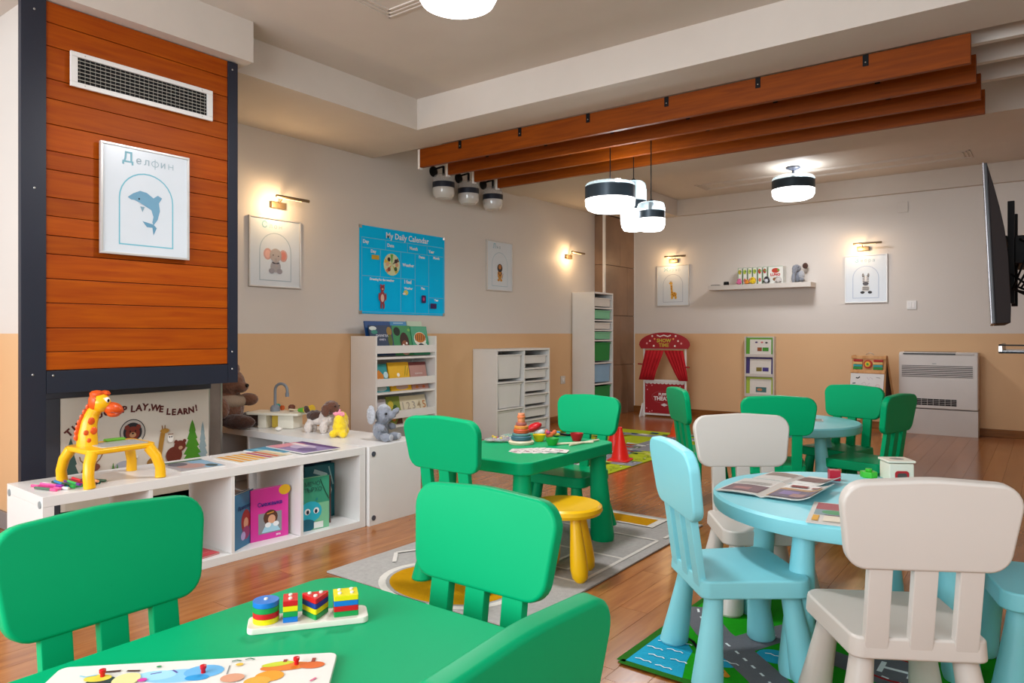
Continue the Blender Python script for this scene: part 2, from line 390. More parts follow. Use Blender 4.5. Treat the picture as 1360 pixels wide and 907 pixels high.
# giraffe, bear, owl, moose, zebra on the sign
sh += [('l', [(.50, .26), (.515, .36), (.525, .42)], .025, 'a8772c'), E(.535, .43, .024, .013, 'b98634'), ('l', [(.523, .44), (.52, .46)], .005, '8a5a20'), ('l', [(.535, .44), (.536, .46)], .005, '8a5a20'),
       E(.48, .27, .04, .03, '9a6a2a'), E(.585, .295, .045, .045, '6c2c1c'), E(.617, .34, .033, .03, '6c2c1c'), E(.595, .365, .010, .010, '6c2c1c'), E(.642, .365, .010, .010, '6c2c1c'), E(.62, .33, .012, .010, 'b58a6a'),
       E(.565, .385, .016, .02, 'efe8dd'), E(.56, .395, .004, .004, '26262a'), E(.571, .395, .004, .004, '26262a'), ('l', [(.55, .41), (.58, .41)], .004, '8a5a40'),
       E(.17, .29, .04, .022, '7a4636'), E(.15, .265, .03, .03, '7a4636'), ('l', [(.14, .31), (.12, .33), (.115, .35)], .006, '8a6240'), ('l', [(.19, .31), (.21, .33), (.22, .35)], .006, '8a6240'),
       E(.33, .28, .05, .022, 'a9a7ad'), ('l', [(.37, .28), (.385, .32)], .018, 'e6e2dc'), ('l', [(.372, .29), (.382, .29)], .005, '26262a'), ('l', [(.376, .30), (.388, .305)], .005, '26262a'),
       fir(.27, .25, .05, .02, '4a7a2e'), fir(.29, .25, .04, .018, '5c8a44')]
E0 = sh[k0:k0 + 11]; A0 = sh[k0 + 11:]
def mv(q, dx, dy, c=(0, 0), k=1): return (q[0], [(c[0] + (x - c[0]) * k + dx, c[1] + (y - c[1]) * k + dy) for x, y in q[1]]) + q[2:]
sh = sh[:k0] + [mv(q, -.05, .04, (.385, .475), .86) for q in E0] + [mv(q, -.035, .075) for q in A0]
flat(sgb, sh)
# air vent
vt = thing('air_vent', 'white rectangular air vent grille set high in wood panel', 'vent', (-3.493, 1.387, 2.125), R(90))
W, Hh = .679, .157
MB().box(0, -.012, 0, W, 0, .022).box(0, -.012, Hh - .022, W, 0, Hh).box(0, -.012, .022, .03, 0, Hh - .022).box(W - .03, -.012, .022, W, 0, Hh - .022).build('frame', WHITE, vt, .002)
MB().box(.03, -.0005, .022, W - .03, .001, Hh - .022).build('dark_duct', BLACK, vt)
vs_ = MB().box(-.0008, -.005, .022, .0008, -.001, Hh - .022).build('vertical_slat', mat('grey_metal', '77736c', .5), vt)
for k in range(28):
    o = vs_ if k == 0 else vs_.copy()
    if k: COL.objects.link(o)
    o.location.x = .041 + k * .0221
hs_ = MB().box(.03, -.010, -.0011, W - .03, -.006, .0011).build('horizontal_slat', mat('pale_metal', 'b4b0a6', .5), vt)
for k in range(6):
    o = hs_ if k == 0 else hs_.copy()
    if k: COL.objects.link(o)
    o.location.z = .037 + k * .0167
for (x, z) in ((.06, .012), (.62, .012), (.06, .146), (.62, .146)): MB().ell((x, -.012, z), (.003, .002, .003), 6).build('screw', METAL, vt)

# ------------------------------------------------------------------ framed pictures
def picture(label, loc, rz, W, Hh, title, art, wht='e4e2e2', arch='6fb6c8', tcol='7fb4c4'):
    p = thing('framed_picture', label, 'picture', loc, rz)
    fr = mat('silver_frame', 'c9c6c2', .3, metal=.3); t = .011
    MB().box(0, -.018, 0, W, 0, t).box(0, -.018, Hh - t, W, 0, Hh).box(0, -.018, t, t, 0, Hh - t).box(W - t, -.018, t, W, 0, Hh - t).build('frame', fr, p, .0015)
    sheet = MB().box(t, -.012, t, W - t, -.001, Hh - t).build('sheet', mat('poster_sheet', wht, .25), p)
    Mo = FRONT @ Matrix.Translation((0, 0, .012))
    cx = W / 2; a0 = W * .2; rr = W * .3; ys = Hh * .52
    pts = [(a0, Hh * .1), (a0, ys)] + [(cx - rr * math.cos(R(q)), ys + rr * 1.0 * math.sin(R(q))) for q in range(0, 181, 12)] + [(W - a0, ys), (W - a0, Hh * .1)]
    flat(sheet, [('l', pts, .006, arch), ('l', [(a0 - .003, Hh * .1), (W - a0 + .003, Hh * .1)], .006, arch)], Mo)
    text(sheet, title[0], Hh * .13, W * .29, Hh * .85, ink(tcol), Mo, bold=.0012, align='CENTER')
    for k, ch in enumerate(title[1:]):
        x = W * (.41 + .092 * k); y = Hh * .85; q = Hh * .052; tw = .0035
        if ch == 'ф': flat(sheet, [('l', [(x, y - q * .45), (x, y + q * 1.35)], tw, '9ab2bc'), ('l', circ(x, y + q * .5, q * .62, q * .5, 18) + [(x + q * .62, y + q * .5)], tw, '9ab2bc')], Mo)
        elif ch == 'н': flat(sheet, [('l', [(x - q * .4, y), (x - q * .4, y + q)], tw, '9ab2bc'), ('l', [(x + q * .4, y), (x + q * .4, y + q)], tw, '9ab2bc'), ('l', [(x - q * .4, y + q * .5), (x + q * .4, y + q * .5)], tw, '9ab2bc')], Mo)
        else: text(sheet, ch, Hh * .095, x, y, ink('9ab2bc'), Mo)
    s = W / .4
    flat(sheet, [(a[0],) + ([(cx + u * s, Hh * .40 + v * s) for u, v in a[1]],) + ((a[2] * s,) if a[0] == 'l' else ()) + (a[-1],) for a in art], Mo @ Matrix.Translation((0, 0, .0002)))
    return p
dol = [('p', [(-.085, .065), (-.06, .085), (-.03, .1), (.0, .095), (.03, .075), (.05, .09), (.07, .08), (.055, .055), (.06, .02), (.05, -.02), (.03, -.05), (.025, -.035), (.03, -.01), (.02, .02), (.0, .03), (-.03, .045), (-.055, .055), (-.07, .055)], '6a9ab5'),
       ('p', [(.03, -.045), (-.02, -.035), (.0, -.06), (.025, -.06), (.03, -.095), (.045, -.06)], '5f93b0'), ('p', [(-.03, .03), (-.02, .005), (-.01, .03)], '7f9fb0'), E(-.035, .063, .004, .004, '1d2733'), ('p', [(-.075, .058), (-.03, .045), (-.01, .03), (-.04, .048)], 'cfd6dc')]
ele = [E(-.06, .035, .032, .038, 'd8a9a0'), E(.06, .03, .032, .04, 'd8a9a0'), E(-.06, .035, .02, .026, 'e8b8ac'), E(.06, .03, .02, .028, 'e08f80'), E(0, -.045, .04, .04, 'a8a6ac'), E(-.03, -.075, .022, .018, '9d9ba4'), E(.03, -.075, .022, .018, '9d9ba4'), E(0, .03, .045, .045, 'bdb2ae'),
       ('l', [(0, .01), (.0, -.03), (.012, -.045)], .018, 'b0a8a8'), E(-.02, .03, .004, .004, '2a2626'), E(.02, .025, .004, .004, '2a2626'), ('p', [(-.03, -.015), (0, -.022), (.03, -.015), (.02, -.026), (-.02, -.026)], '4a4650')]
lio = [E(0, -.03, .035, .05, 'c98a2c'), E(-.02, -.085, .018, .012, 'c98a2c'), E(.02, -.085, .018, .012, 'c98a2c'), E(0, .03, .04, .04, '2c1c14'), E(0, .04, .022, .022, 'b5702a'), ('l', [(.035, -.07), (.05, -.02)], .006, '8a5a20'), E(-.008, .045, .003, .003, '101010'), E(.008, .045, .003, .003, '101010'), ('l', [(-.03, -.01), (0, -.045), (.03, -.01)], .01, '2c1c14')]
gir = [('l', [(-.01, -.06), (-.015, .0), (-.02, .06)], .025, 'dca83c'), E(-.025, .075, .022, .014, 'dca83c'), ('l', [(-.03, .085), (-.034, .105)], .005, 'b5802a'), ('l', [(-.018, .085), (-.016, .105)], .005, 'b5802a'), E(.01, -.055, .038, .028, 'dca83c'), E(-.01, -.09, .014, .02, 'dca83c'), E(.035, -.09, .014, .02, 'dca83c')] + [E(a, b, .007, .008, 'a8641c') for a, b in ((-.012, -.03), (-.018, .01), (-.016, .035), (0, -.055), (.02, -.045), (.03, -.065), (.01, -.07))]
zeb = [E(0, -.05, .04, .035, 'd8d6d2'), E(0, .03, .032, .05, 'e6e2de'), E(-.025, .085, .01, .02, '8a8684'), E(.025, .085, .01, .02, '8a8684'), E(0, .0, .028, .02, '5b585c'), E(-.03, -.09, .02, .014, '2c2a2c'), E(.04, -.09, .02, .014, '2c2a2c')] + [('l', [(-.03, .02 + k * .016), (-.008, .028 + k * .016)], .005, '26242a') for k in range(4)] + [('l', [(.03, .02 + k * .016), (.008, .028 + k * .016)], .005, '26242a') for k in range(4)] + [('l', [(-.03, -.035 - k * .013), (.03, -.04 - k * .013)], .004, '2c2a2c') for k in range(3)]
picture('framed dolphin picture hung on orange wood boards', (-3.491, 1.51, 1.39), R(90), .425, .517, 'Делфин', dol, 'd3dbe2')
picture('framed elephant picture under brass lamp on left wall', (XL, 2.933, 1.354), R(90), .437, .502, 'Слон', ele, 'dcd8d8', 'a2b6c2')
picture('framed lion picture right of the blue calendar', (XL, 5.60, 1.454), R(90), .43, .508, 'Лъв', lio, 'd5d6da', '9db9c6')
picture('framed giraffe picture above the red puppet theatre', (-4.03, YF, 1.37), 0, .44, .52, 'Жираф', gir, 'd9d6d8', 'a5b0c0')
picture('framed zebra picture on far wall above easel', (-1.787, YF, 1.355), 0, .425, .52, 'Зебра', zeb, 'd5d6dc', 'a5b4cc')

# picture lamps
def sconce(label, loc, rz, power, tilt=0):
    s = thing('picture_lamp', label, 'wall lamp', loc, rz, 'brass picture lamps')
    MB().box(-.06, -.03, -.035, .06, 0, .01).build('backplate', BRASS, s, .004)
    MB().tube([(-.0, -.03, 0), (0, -.07, .03), (0, -.10, .035)], .005, 8).build('arm', BRASS, s)
    a = tilt
    MB().tube([(-.04 - .13 * math.cos(a) + .09, -.11, .035 + .15 * math.sin(a)), (.05 + .15 * math.cos(a), -.11, .035 - .15 * math.sin(a))], .011, 12).build('lamp_bar', BRASS, s)
    MB().box(-.05, -.106, .0235, .14, -.100, .0262).build('light_strip', mat('warm_light', 'ffd9a0', .5, emit=3), s)
    l = bpy.data.lights.new('picture_lamp_light', 'POINT'); l.energy = power; l.color = (1, .66, .34); l.shadow_soft_size = .02
    o = bpy.data.objects.new('picture_lamp_light', l); COL.objects.link(o); o.parent = s; o.location = (-.04, -.125, -.02)
    return s
sconce('brass picture lamp above elephant picture', (XL, 3.17, 1.965), R(90), 4.2)
sconce('brass picture lamp on left wall before the tiled pier', (XL, 7.13, 1.93), R(90), 3.8)
sconce('brass picture lamp above giraffe picture', (-3.80, YF, 1.955), 0, 2.1)
sconce('brass picture lamp above zebra picture', (-1.60, YF, 1.955), 0, 2.1)
for lab, x, z in (('white double wall switch right of the zebra picture', -1.135, 1.32),):
    s = thing('light_switch', lab, 'switch', (x, YF, z))
    MB().box(-.045, -.01, -.045, .045, 0, .045).build('plate', WHITE, s, .003)
    MB().box(-.03, -.014, -.03, -.001, -.01, .03).build('rocker', WHITE, s, .002); MB().box(.001, -.014, -.03, .03, -.01, .03).build('rocker', WHITE, s, .002)
s = thing('wall_socket', 'pale wall socket between white storage units on left wall', 'socket', (XL, 7.02, .484), R(90))
MB().box(-.045, -.01, -.045, .045, 0, .045).build('plate', PWHITE, s, .003); MB().lathe([(.02, 0), (.02, .004), (.012, .004), (.012, .001)], 16, FRONT @ Matrix.Translation((0, 0, .01))).build('outlet', WHITE, s)
tag(MB().box(-1.27, YF - .012, 2.3, -1.17, YF, 2.41).build('junction_cover', WALL, None, .002), 'square painted cover plate high on the far wall', 'cover plate')

# ------------------------------------------------------------------ blue calendar
cal = thing('calendar_poster', 'bright blue my daily calendar poster on left wall', 'poster', (XL + .001, 3.95, 1.185), R(90))
CW, CH = 1.03, .725
calsheet = MB().box(0, -.006, 0, CW, -.002, CH).build('sheet', mat('calendar_blue', (0, 194, 255), .6, spec=.1), cal)
for (x, z) in ((.01, .01), (CW - .01, .01), (.01, CH - .01), (CW - .01, CH - .01)): MB().box(x - .014, -.009, z - .014, x + .014, 0, z + .014).build('clip', METAL, cal, .002)
Mo = FRONT @ Matrix.Translation((0, 0, .0065)); Wt = ink('e6f2f8'); lt = '7cc4e0'
def L_(x0, y0, x1, y1): return ('l', [(x0 * CW, y0 * CH), (x1 * CW, y1 * CH)], .004, lt)
sh = [L_(.02, .865, .98, .865), L_(.02, .75, .98, .75), L_(.28, .865, .28, .75), L_(.53, .865, .53, .75), L_(.77, .865, .77, .75), L_(.22, .75, .22, .43), L_(.45, .75, .45, .02), L_(.62, .75, .62, .02), L_(.79, .75, .79, .02), L_(.02, .43, .62, .43), L_(.62, .36, .79, .36), L_(.79, .22, .98, .22), L_(.02, .02, .98, .02), L_(.02, .02, .02, .865), L_(.98, .02, .98, .865)]
sh += [E(.345 * CW, .585 * CH, .095, .095, 'd4dcb0')] + [('p', [(.345 * CW, .585 * CH), (.345 * CW + .09 * math.cos(R(q)), .585 * CH + .09 * math.sin(R(q))), (.345 * CW + .09 * math.cos(R(q + 22)), .585 * CH + .09 * math.sin(R(q + 22)))], c) for q, c in ((80, '5fae4c'), (150, 'e6c14a'), (215, 'd88a64'), (300, 'c9b84a'), (20, '6b5146'))]
sh += [E(.345 * CW + .055 * math.cos(R(q)), .585 * CH + .055 * math.sin(R(q)), .018, .018, c) for q, c in ((130, '3a2a26'), (35, '3a2a26'), (-130, '8a4a34'), (-40, '2e5a34'), (0, 'd8a07a'), (180, 'e0b090'))]
sh += [('p', rect(.12 * CW, .625 * CH, .2 * CW, .675 * CH), 'c9a21e')]
bx, bz = .235 * CW, .19 * CH
bear_ = [E(bx, bz, .04, .07, '9a3a44'), E(bx, bz + .1, .032, .035, '9a3a44'), E(bx - .022, bz + .13, .01, .012, '9a3a44'), E(bx + .022, bz + .13, .01, .012, '9a3a44'), E(bx, bz - .005, .024, .042, 'e6c4b4'), E(bx - .018, bz - .085, .013, .035, '9a3a44'), E(bx + .018, bz - .085, .013, .035, '9a3a44'), E(bx - .045, bz + .01, .012, .04, '9a3a44'), E(bx + .045, bz + .01, .012, .04, '9a3a44'), E(bx, bz + .09, .013, .01, 'e0a090'), E(bx - .01, bz + .108, .003, .003, '1c1012'), E(bx + .01, bz + .108, .003, .003, '1c1012')]
sh += [(q[0], [(bx + (x - bx) * .8, bz + (y - bz) * .8) for x, y in q[1]]) + q[2:] for q in bear_]
sh += [E(.5 * CW, .265 * CH, .028, .022, 'd6d06a'), E(.48 * CW, .25 * CH, .018, .01, 'e6eef0'), ('p', roundpoly(rect(.69 * CW, .15 * CH, .745 * CW, .245 * CH), .012), '32145a'), E(.717 * CW, .2 * CH, .012, .018, 'c83a78'), ('p', roundpoly(rect(.80 * CW, .085 * CH, .88 * CW, .15 * CH), .008), '32145a')]
flat(calsheet, sh, Mo)
for t_, sz, x, y in (('My Daily Calendar', .07, .53, .89), ('Day', .04, .06, .80), ('Date', .04, .33, .79), ('Month', .038, .60, .79), ('Year', .038, .82, .78), ('Day', .036, .14, .70), ('Weather', .038, .535, .58), ('Dates', .032, .70, .70), ('Month', .032, .885, .71), ('Dressing for the weather', .027, .235, .385), ('I feel', .045, .53, .375), ('Weather', .028, .535, .305), ('Plan', .03, .715, .315), ('Year', .028, .885, .18), ('2025', .03, .84, .103)):
    text(calsheet, t_, sz, x * CW, y * CH, Wt, Mo, off=.006, bold=.0012)

# ------------------------------------------------------------------ ceiling beams and lamps
for k, yy in enumerate((4.12, 4.45, 4.79, 5.12)):
    b = thing('ceiling_beam', ['nearest long orange wood beam under the ceiling with black brackets', 'second orange wood ceiling beam from the front', 'third orange wood ceiling beam from the front', 'farthest orange wood ceiling beam'][k], 'beam', (-3.98, yy, 2.335), 0, 'wooden ceiling beams')
    MB().box(0, 0, 0, 3.685, .035, .145).build('board', BEAMWOOD, b, .003)
    MB().box(-.022, 0, -.01, -.001, .035, .145).build('end_plate', WHITE, b)
    for q in range(6):
        x = .42 + q * .56
        MB().box(x - .014, -.004, .085, x + .014, -.0005, .145).box(x - .014, -.03 if k else -.004, .142, x + .014, -.001, .1448).build('bracket', BLACK, b, .001)
        MB().ell((x, -.005, .105), (.004, .002, .004), 6).build('screw', METAL, b)
def drum(parent, r, zb, h, lit=True, k1=.42, k2=.80):
    """glass drum lamp: frosted base, dark band, clear dome; zb bottom"""
    z1 = zb + h * k1; z2 = zb + h * k2; z3 = zb + h; e = z3 - z2
    dm = mat('lit_diffuser', (255, 250, 245), .5, emit=5) if lit else mat('frosted_glass', 'cfcbc6', .15)
    MB().lathe([(r * .3, zb), (r * .72, zb + h * .02), (r * .9, zb + h * .09), (r * .985, zb + h * .22), (r, z1)], 32).build('diffuser', dm, parent)
    MB().lathe([(r * 1.004, z1), (r * 1.004, z2), (r * .98, z2), (r * .98, z1)], 32, cap=False).build('band', BAND, parent)
    MB().lathe([(r, z2), (r * .985, z2 + e * .5), (r * .9, z2 + e * .85), (r * .72, z3 - e * .03), (r * .1, z3)], 32, cap=False).build('glass_dome', DOME, parent)
    MB().lathe([(.018, z2 - .01), (.018, z3 + .012), (.008, z3 + .02)], 12).build('socket', BLACK, parent)
    if lit:
        l = bpy.data.lights.new('lamp_light', 'AREA'); l.shape = 'DISK'; l.size = r * 1.7; l.energy = CEIL_POWER * (r / .22) ** 1.2 * (1 if r > .19 else 2.2 if .165 < r < .175 else .4); l.color = (.96, .97, 1)
        o = bpy.data.objects.new('lamp_light', l); COL.objects.link(o); o.parent = parent; o.location = (0, 0, zb - .01)
        l2 = bpy.data.lights.new('lamp_glow', 'POINT'); l2.energy = 5.5 * (r / .22); l2.color = (.9, .96, 1); l2.shadow_soft_size = .02
        o = bpy.data.objects.new('lamp_glow', l2); COL.objects.link(o); o.parent = parent; o.location = (r * .35, 0, z2 + h * .13)
for lab, loc in (('round glass ceiling lamp cut off by top of photo', (-2.0, 2.30, Z2)), ('round glass ceiling lamp in the far room bay', (-2.05, 7.5, Z2))):
    c = thing('ceiling_lamp', lab, 'lamp', loc)
    MB().lathe([(.02, -.035), (.07, -.012), (.07, 0)], 20).build('canopy', DARK, c)
    MB().tube([(0, 0, -.03), (0, 0, -.09)], .012, 10).build('stem', DARK, c)
    drum(c, *((.17, -.30, .21) if loc[1] < 4 else (.205, -.33, .24)))
for lab, x, y, r, zb, h, lit, k1, k2 in (('large round pendant lamp, leftmost of the three', -2.55, 4.62, .182, 1.905, .215, 1, .42, .85), ('tall clear glass pendant lamp behind the other two', -2.535, 4.96, .10, 1.80, .385, 1, .42, .60), ('small round pendant lamp, rightmost of the three', -2.235, 4.64, .098, 1.74, .205, 1, .42, .68)):
    c = thing('pendant_lamp', lab, 'lamp', (x, y, 0), 0, 'pendant lamps')
    MB().tube([(0, 0, zb + h + .01), (0, 0, Z2)], .004, 8).build('cable', BLACK, c)
    MB().lathe([(.035, Z2 - .02), (.035, Z2)], 16).build('canopy', BLACK, c)
    drum(c, r, zb, h, lit, k1, k2)
for k, yy in enumerate((4.83, 5.18, 5.55)):
    c = thing('wall_lamp', ['unlit glass wall lamp nearest the blue calendar', 'unlit glass wall lamp, middle of the three under beams', 'unlit glass wall lamp farthest along the left wall'][k], 'wall lamp', (XL, yy, 2.50), R(90), 'unlit glass wall lamps')
    MB().lathe([(.048, 0), (.048, .015), (.02, .02)], 20, FRONT).build('wall_plate', BLACK, c)
    MB().tube([(0, -.01, .02), (0, -.13, .03)], .009, 8).build('arm', BLACK, c)
    MB().tube([(0, -.13, .032), (0, -.13, -.05)], .011, 8).build('stem', BLACK, c)
    d = bpy.data.objects.new('lamp_head', None); COL.objects.link(d); d.parent = c; d.location = (0, -.13, -.262)
    # lamp head pieces sit directly under the thing
    r = .10; zb = 0; h = .23
    T = Matrix.Translation((0, -.13, -.265))
    z1 = h * .42; z2 = h * .64
    MB().lathe([(r * .3, 0), (r * .7, .005), (r * .9, .025), (r * .985, .05), (r, z1)], 28, T).build('diffuser', mat('frosted_glass', 'cfcbc6', .12, coat=.5), c)
    MB().lathe([(r * 1.004, z1), (r * 1.004, z2), (r * .97, z2), (r * .97, z1)], 28, T, cap=False).build('band', DARK, c)
    MB().lathe([(r, z2), (r * .98, z2 + .03), (r * .85, z2 + .06), (r * .5, h - .005), (.012, h)], 28, T, cap=False).build('glass_dome', mat('unlit_dome_glass', 'd8dadc', .06, alpha=.3, var=0), c)
    bpy.data.objects.remove(d)

# ------------------------------------------------------------------ kid chairs, tables, stool
def make_chair(m):
    t = thing('kid_chair', '', '')
    P = roundpoly([(-.155, -.165), (.155, -.165), (.18, .17), (-.18, .17)], [.03, .03, .05, .05], 5)
    P2 = roundpoly([(-.152, -.162), (.152, -.162), (.177, .167), (-.177, .167)], [.03, .03, .05, .05], 5)
    mb = MB().prism(P, .248, .30, top=P2)
    mb.build('seat', m, t, .007, 3)
    tilt = Matrix.Translation((0, -.150, .28)) @ Matrix.Rotation(R(8), 4, 'X')
    pts = roundpoly([(-.176, .192), (.176, .192), (.203, .398), (.0, .411), (-.203, .398)], [.05, .05, .055, .6, .055], 6)
    MB().prism(pts, -.02, .014, 'y', tilt).build('backrest', m, t, .008, 3)
    for x in (-.1, 0, .1):
        MB().box(x - .027, -.014, -.012, x + .027, .010, .21, tilt).build('slat', m, t, .004, 2)
    for sx in (-1, 1):
        for sy in (-1, 1):
            a = Vector((sx * .115, sy * .115, .255)); b = Vector((sx * .152, sy * .15, 0))
            leg = MB(); n = 20; v = []; prof = [(0, .027), (.25, .030), (.55, .036), (.85, .043), (.97, .0455), (1, .040)]
            for q, rr in prof:
                c = a.lerp(b, q)
                for i in range(n): v.append((c.x + rr * math.cos(2 * PI * i / n), c.y + rr * math.sin(2 * PI * i / n), c.z))
            f = [(k * n + i, k * n + (i + 1) % n, (k + 1) * n + (i + 1) % n, (k + 1) * n + i) for k in range(len(prof) - 1) for i in range(n)] + [list(range(n)), [(len(prof) - 1) * n + i for i in range(n)]]
            leg.add(v, f); leg.build('leg', m, t)
    return t
protos = {'g': make_chair(GREEN), 'w': make_chair(PWHITE), 'b': make_chair(BLUE)}; used = set()
def chair(kind, x, y, rz, label, group):
    if kind in used: t = copy_tree(protos[kind])
    else: t = protos[kind]; used.add(kind)
    # x, y = top centre of the backrest, .20 m behind the seat centre
    off = Matrix.Rotation(R(rz), 3, 'Z') @ Vector((0, -.205, 0))
    t.location = (x - off.x, y - off.y, .0065 if group == G4 else (.0092 if 'low white shelf' in label else 0)); t.rotation_euler = (0, 0, R(rz)); tag(t, label, 'chair', group)
    return t
G1 = 'green chairs at the nearest green table'; G2 = 'green chairs at the second green table'; G3 = 'green chairs round the far blue table'; G4 = 'chairs round the near blue table'
chair('g', -1.475, .65, -90, 'green kid chair at left end of the nearest table, cut by left photo edge', G1)
chair('g', -.985, 1.225, 180, 'bright green kid chair beyond the nearest green table, in front of grey rug', G1)
chair('g', -.485, .665, 90, 'green kid chair at bottom edge of photo, seen from behind, right of nearest table', G1)
chair('g', -1.915, 2.10, 0, 'green kid chair backing onto the low white shelf side of second green table', G2)
chair('g', -2.02, 3.42, 180, 'green kid chair at far end of second green table, before white storage units', G2)
chair('b', -.925, 2.065, -48, 'pale blue kid chair standing left of the near round blue table', G4)
chair('w', -1.01, 2.93, -143, 'white kid chair at far left side of near round blue table', G4)
chair('w', -.212, 1.876, 30.7, 'white kid chair in the right foreground, seen from behind', G4)
chair('b', .215, 2.66, 106, 'pale blue kid chair cut off by right edge of photo', G4)
chair('g', -1.163, 3.97, 22.9, 'green kid chair in front of the far blue table, behind white chair', G3)
chair('g', -1.01, 5.11, 163.7, 'green kid chair behind the far blue table, before the easel', G3)
chair('g', -.655, 4.50, 75.7, 'green kid chair at right side of far blue table, seen edge on', G3)
chair('g', -1.85, 4.21, -49, 'green kid chair at left side of far blue table, beside orange cone', G3)
def table_leg(mb, x, y, zt, dx, dy, r0, r1, n=22):
    v = []; prof = [(0, r0), (.5, (r0 + r1) / 2), (.95, r1), (1, r1 * .93)]
    for q, rr in prof:
        for i in range(n): v.append((x + dx * q + rr * math.cos(2 * PI * i / n), y + dy * q + rr * math.sin(2 * PI * i / n), zt * (1 - q)))
    f = [(k * n + i, k * n + (i + 1) % n, (k + 1) * n + (i + 1) % n, (k + 1) * n + i) for k in range(len(prof) - 1) for i in range(n)] + [list(range(n)), [(len(prof) - 1) * n + i for i in range(n)]]
    return mb.add(v, f)
def rect_table(x, y, label, z=0):
    t = thing('kid_table', label, 'table', (x, y, z))
    P = roundpoly(rect(-.275, -.385, .275, .385), .06, 7)
    MB().prism(P, .425, .48).build('tabletop', GREEN, t, .008, 3)
    for sx in (-1, 1):
        for sy in (-1, 1):
            table_leg(MB(), sx * .205, sy * .315, .43, sx * .02, sy * .02, .036, .058).build('leg', GREEN, t)
    return t
rect_table(-1.02, .67, 'green kid table nearest the camera with wooden puzzles on it')
rect_table(-1.975, 2.76, 'green kid table with stacking rings and toy bowls on it', .0092)
def round_table(x, y, rot, label, z=0):
    t = thing('round_kid_table', label, 'table', (x, y, z), R(rot))
    MB().lathe([(.405, .425), (.42, .43), (.425, .44), (.425, .472), (.417, .48), (0.001, .48)], 64).build('tabletop', BLUE, t)
    for q in range(4):
        a = PI / 4 + q * PI / 2
        table_leg(MB(), .285 * math.cos(a), .285 * math.sin(a), .43, .05 * math.cos(a), .05 * math.sin(a), .030, .052).build('leg', BLUE, t)
    return t
round_table(-.524, 2.548, 32, 'near round pale blue kid table with open magazines on it', .0065)
round_table(-1.30, 4.615, 10, 'far round pale blue kid table circled by green chairs')
st = thing('kid_stool', 'round yellow kid stool beside the second green table', 'stool', (-1.625, 2.555, .0092), R(20))
MB().lathe([(.12, .255), (.15, .262), (.158, .275), (.155, .29), (.145, .298), (.12, .296), (.02, .292), (.001, .292)], 40).build('seat', YELLOW, st)
for q in range(4):
    a = PI / 4 + q * PI / 2; b0 = Vector((.075 * math.cos(a), .075 * math.sin(a), .262)); b1 = Vector((.115 * math.cos(a), .115 * math.sin(a), 0))
    mb = MB(); n = 18; v = []; prof = [(0, .020), (.3, .026), (.6, .034), (.82, .037), (.94, .032), (1, .018)]
    for qq, rr in prof:
        c = b0.lerp(b1, qq)
        for i in range(n): v.append((c.x + rr * math.cos(2 * PI * i / n), c.y + rr * math.sin(2 * PI * i / n), c.z))
    f = [(k * n + i, k * n + (i + 1) % n, (k + 1) * n + (i + 1) % n, (k + 1) * n + i) for k in range(len(prof) - 1) for i in range(n)] + [list(range(n)), [(len(prof) - 1) * n + i for i in range(n)]]
    mb.add(v, f).build('leg', YELLOW, st)

# ------------------------------------------------------------------ rugs
def rugbase(t, pts, m, h=.008): MB().prism(pts, 0.001, h).build('pile', m, t, .002)
def carpet(key, c, var=.12): return mat(key, c, .95, var=var, scale=60, bump=.6, bscale=350, sheen=0, spec=.1)
rg = thing('grey_rug', 'pale grey rug with white lines and mustard patches under second green table', 'rug', (-2.46, 1.98, 0))
MB().box(0, 0, .001, 1.0, 1.67, .009).build('pile', carpet('grey_carpet', 'aaa6a2', .2), rg, .002)
MC['ink_d8d2ca'] = carpet('ink_white_yarn', 'd8d2ca'); MC['ink_b88418'] = carpet('ink_mustard_yarn', 'c08a08')
def rl(*p, wd=.018): return ('l', list(p), wd, 'd8d2ca')
sh = [('l', circ(.52, .20, .30, .24, 40) + [circ(.52, .20, .30, .24, 40)[0]], .03, 'd8d2ca'), ('p', circ(.52, .2, .27, .21, 40), 'b88418'), rl((.06, .52), (.94, .52)), rl((.06, .9), (.94, .9)), rl((.06, .52), (.06, 1.25)), rl((.94, .52), (.94, 1.25)), rl((.5, .52), (.5, .9)), rl((.06, 1.25), (.94, 1.25)), rl((.2, 1.3), (.2, 1.62)), rl((.2, 1.62), (.95, 1.62)), rl((.95, 1.62), (.95, 1.3)),
      ('p', rect(.45, 1.44, .82, 1.62), 'd8d2ca'), ('p', rect(.50, 1.46, .78, 1.60), 'b88418'), rl((.15, .25), (.06, .35)), rl((.06, .35), (.12, .46)), rl((.72, .62), (.82, .62), (.82, .8), (.72, .8), (.72, .62)), rl((.2, .62), (.3, .7), (.22, .8))]
flat(rg, sh, Matrix.Translation((0, 0, .0092)))
pr = thing('road_rug', 'green play rug with grey roads and blue water under near blue table', 'rug', (-1.06, 1.985, 0), R(-1))
RW, RH = 1.45, .87
MB().box(0, 0, .001, RW, RH, .006).build('pile', carpet('rug_green', '1f9a18'), pr, .001)
for hx in ('3f4147', '2f9fc4', '28a4c8', 'e6eef0', '2c6a1e', 'd8902a', '6a6c72', '27602a', 'a81e24', 'e8b020', '35a01e', '16161a'): MC['ink_' + hx] = carpet('ink_c' + hx, hx, .08)
rd = '6a6c72'
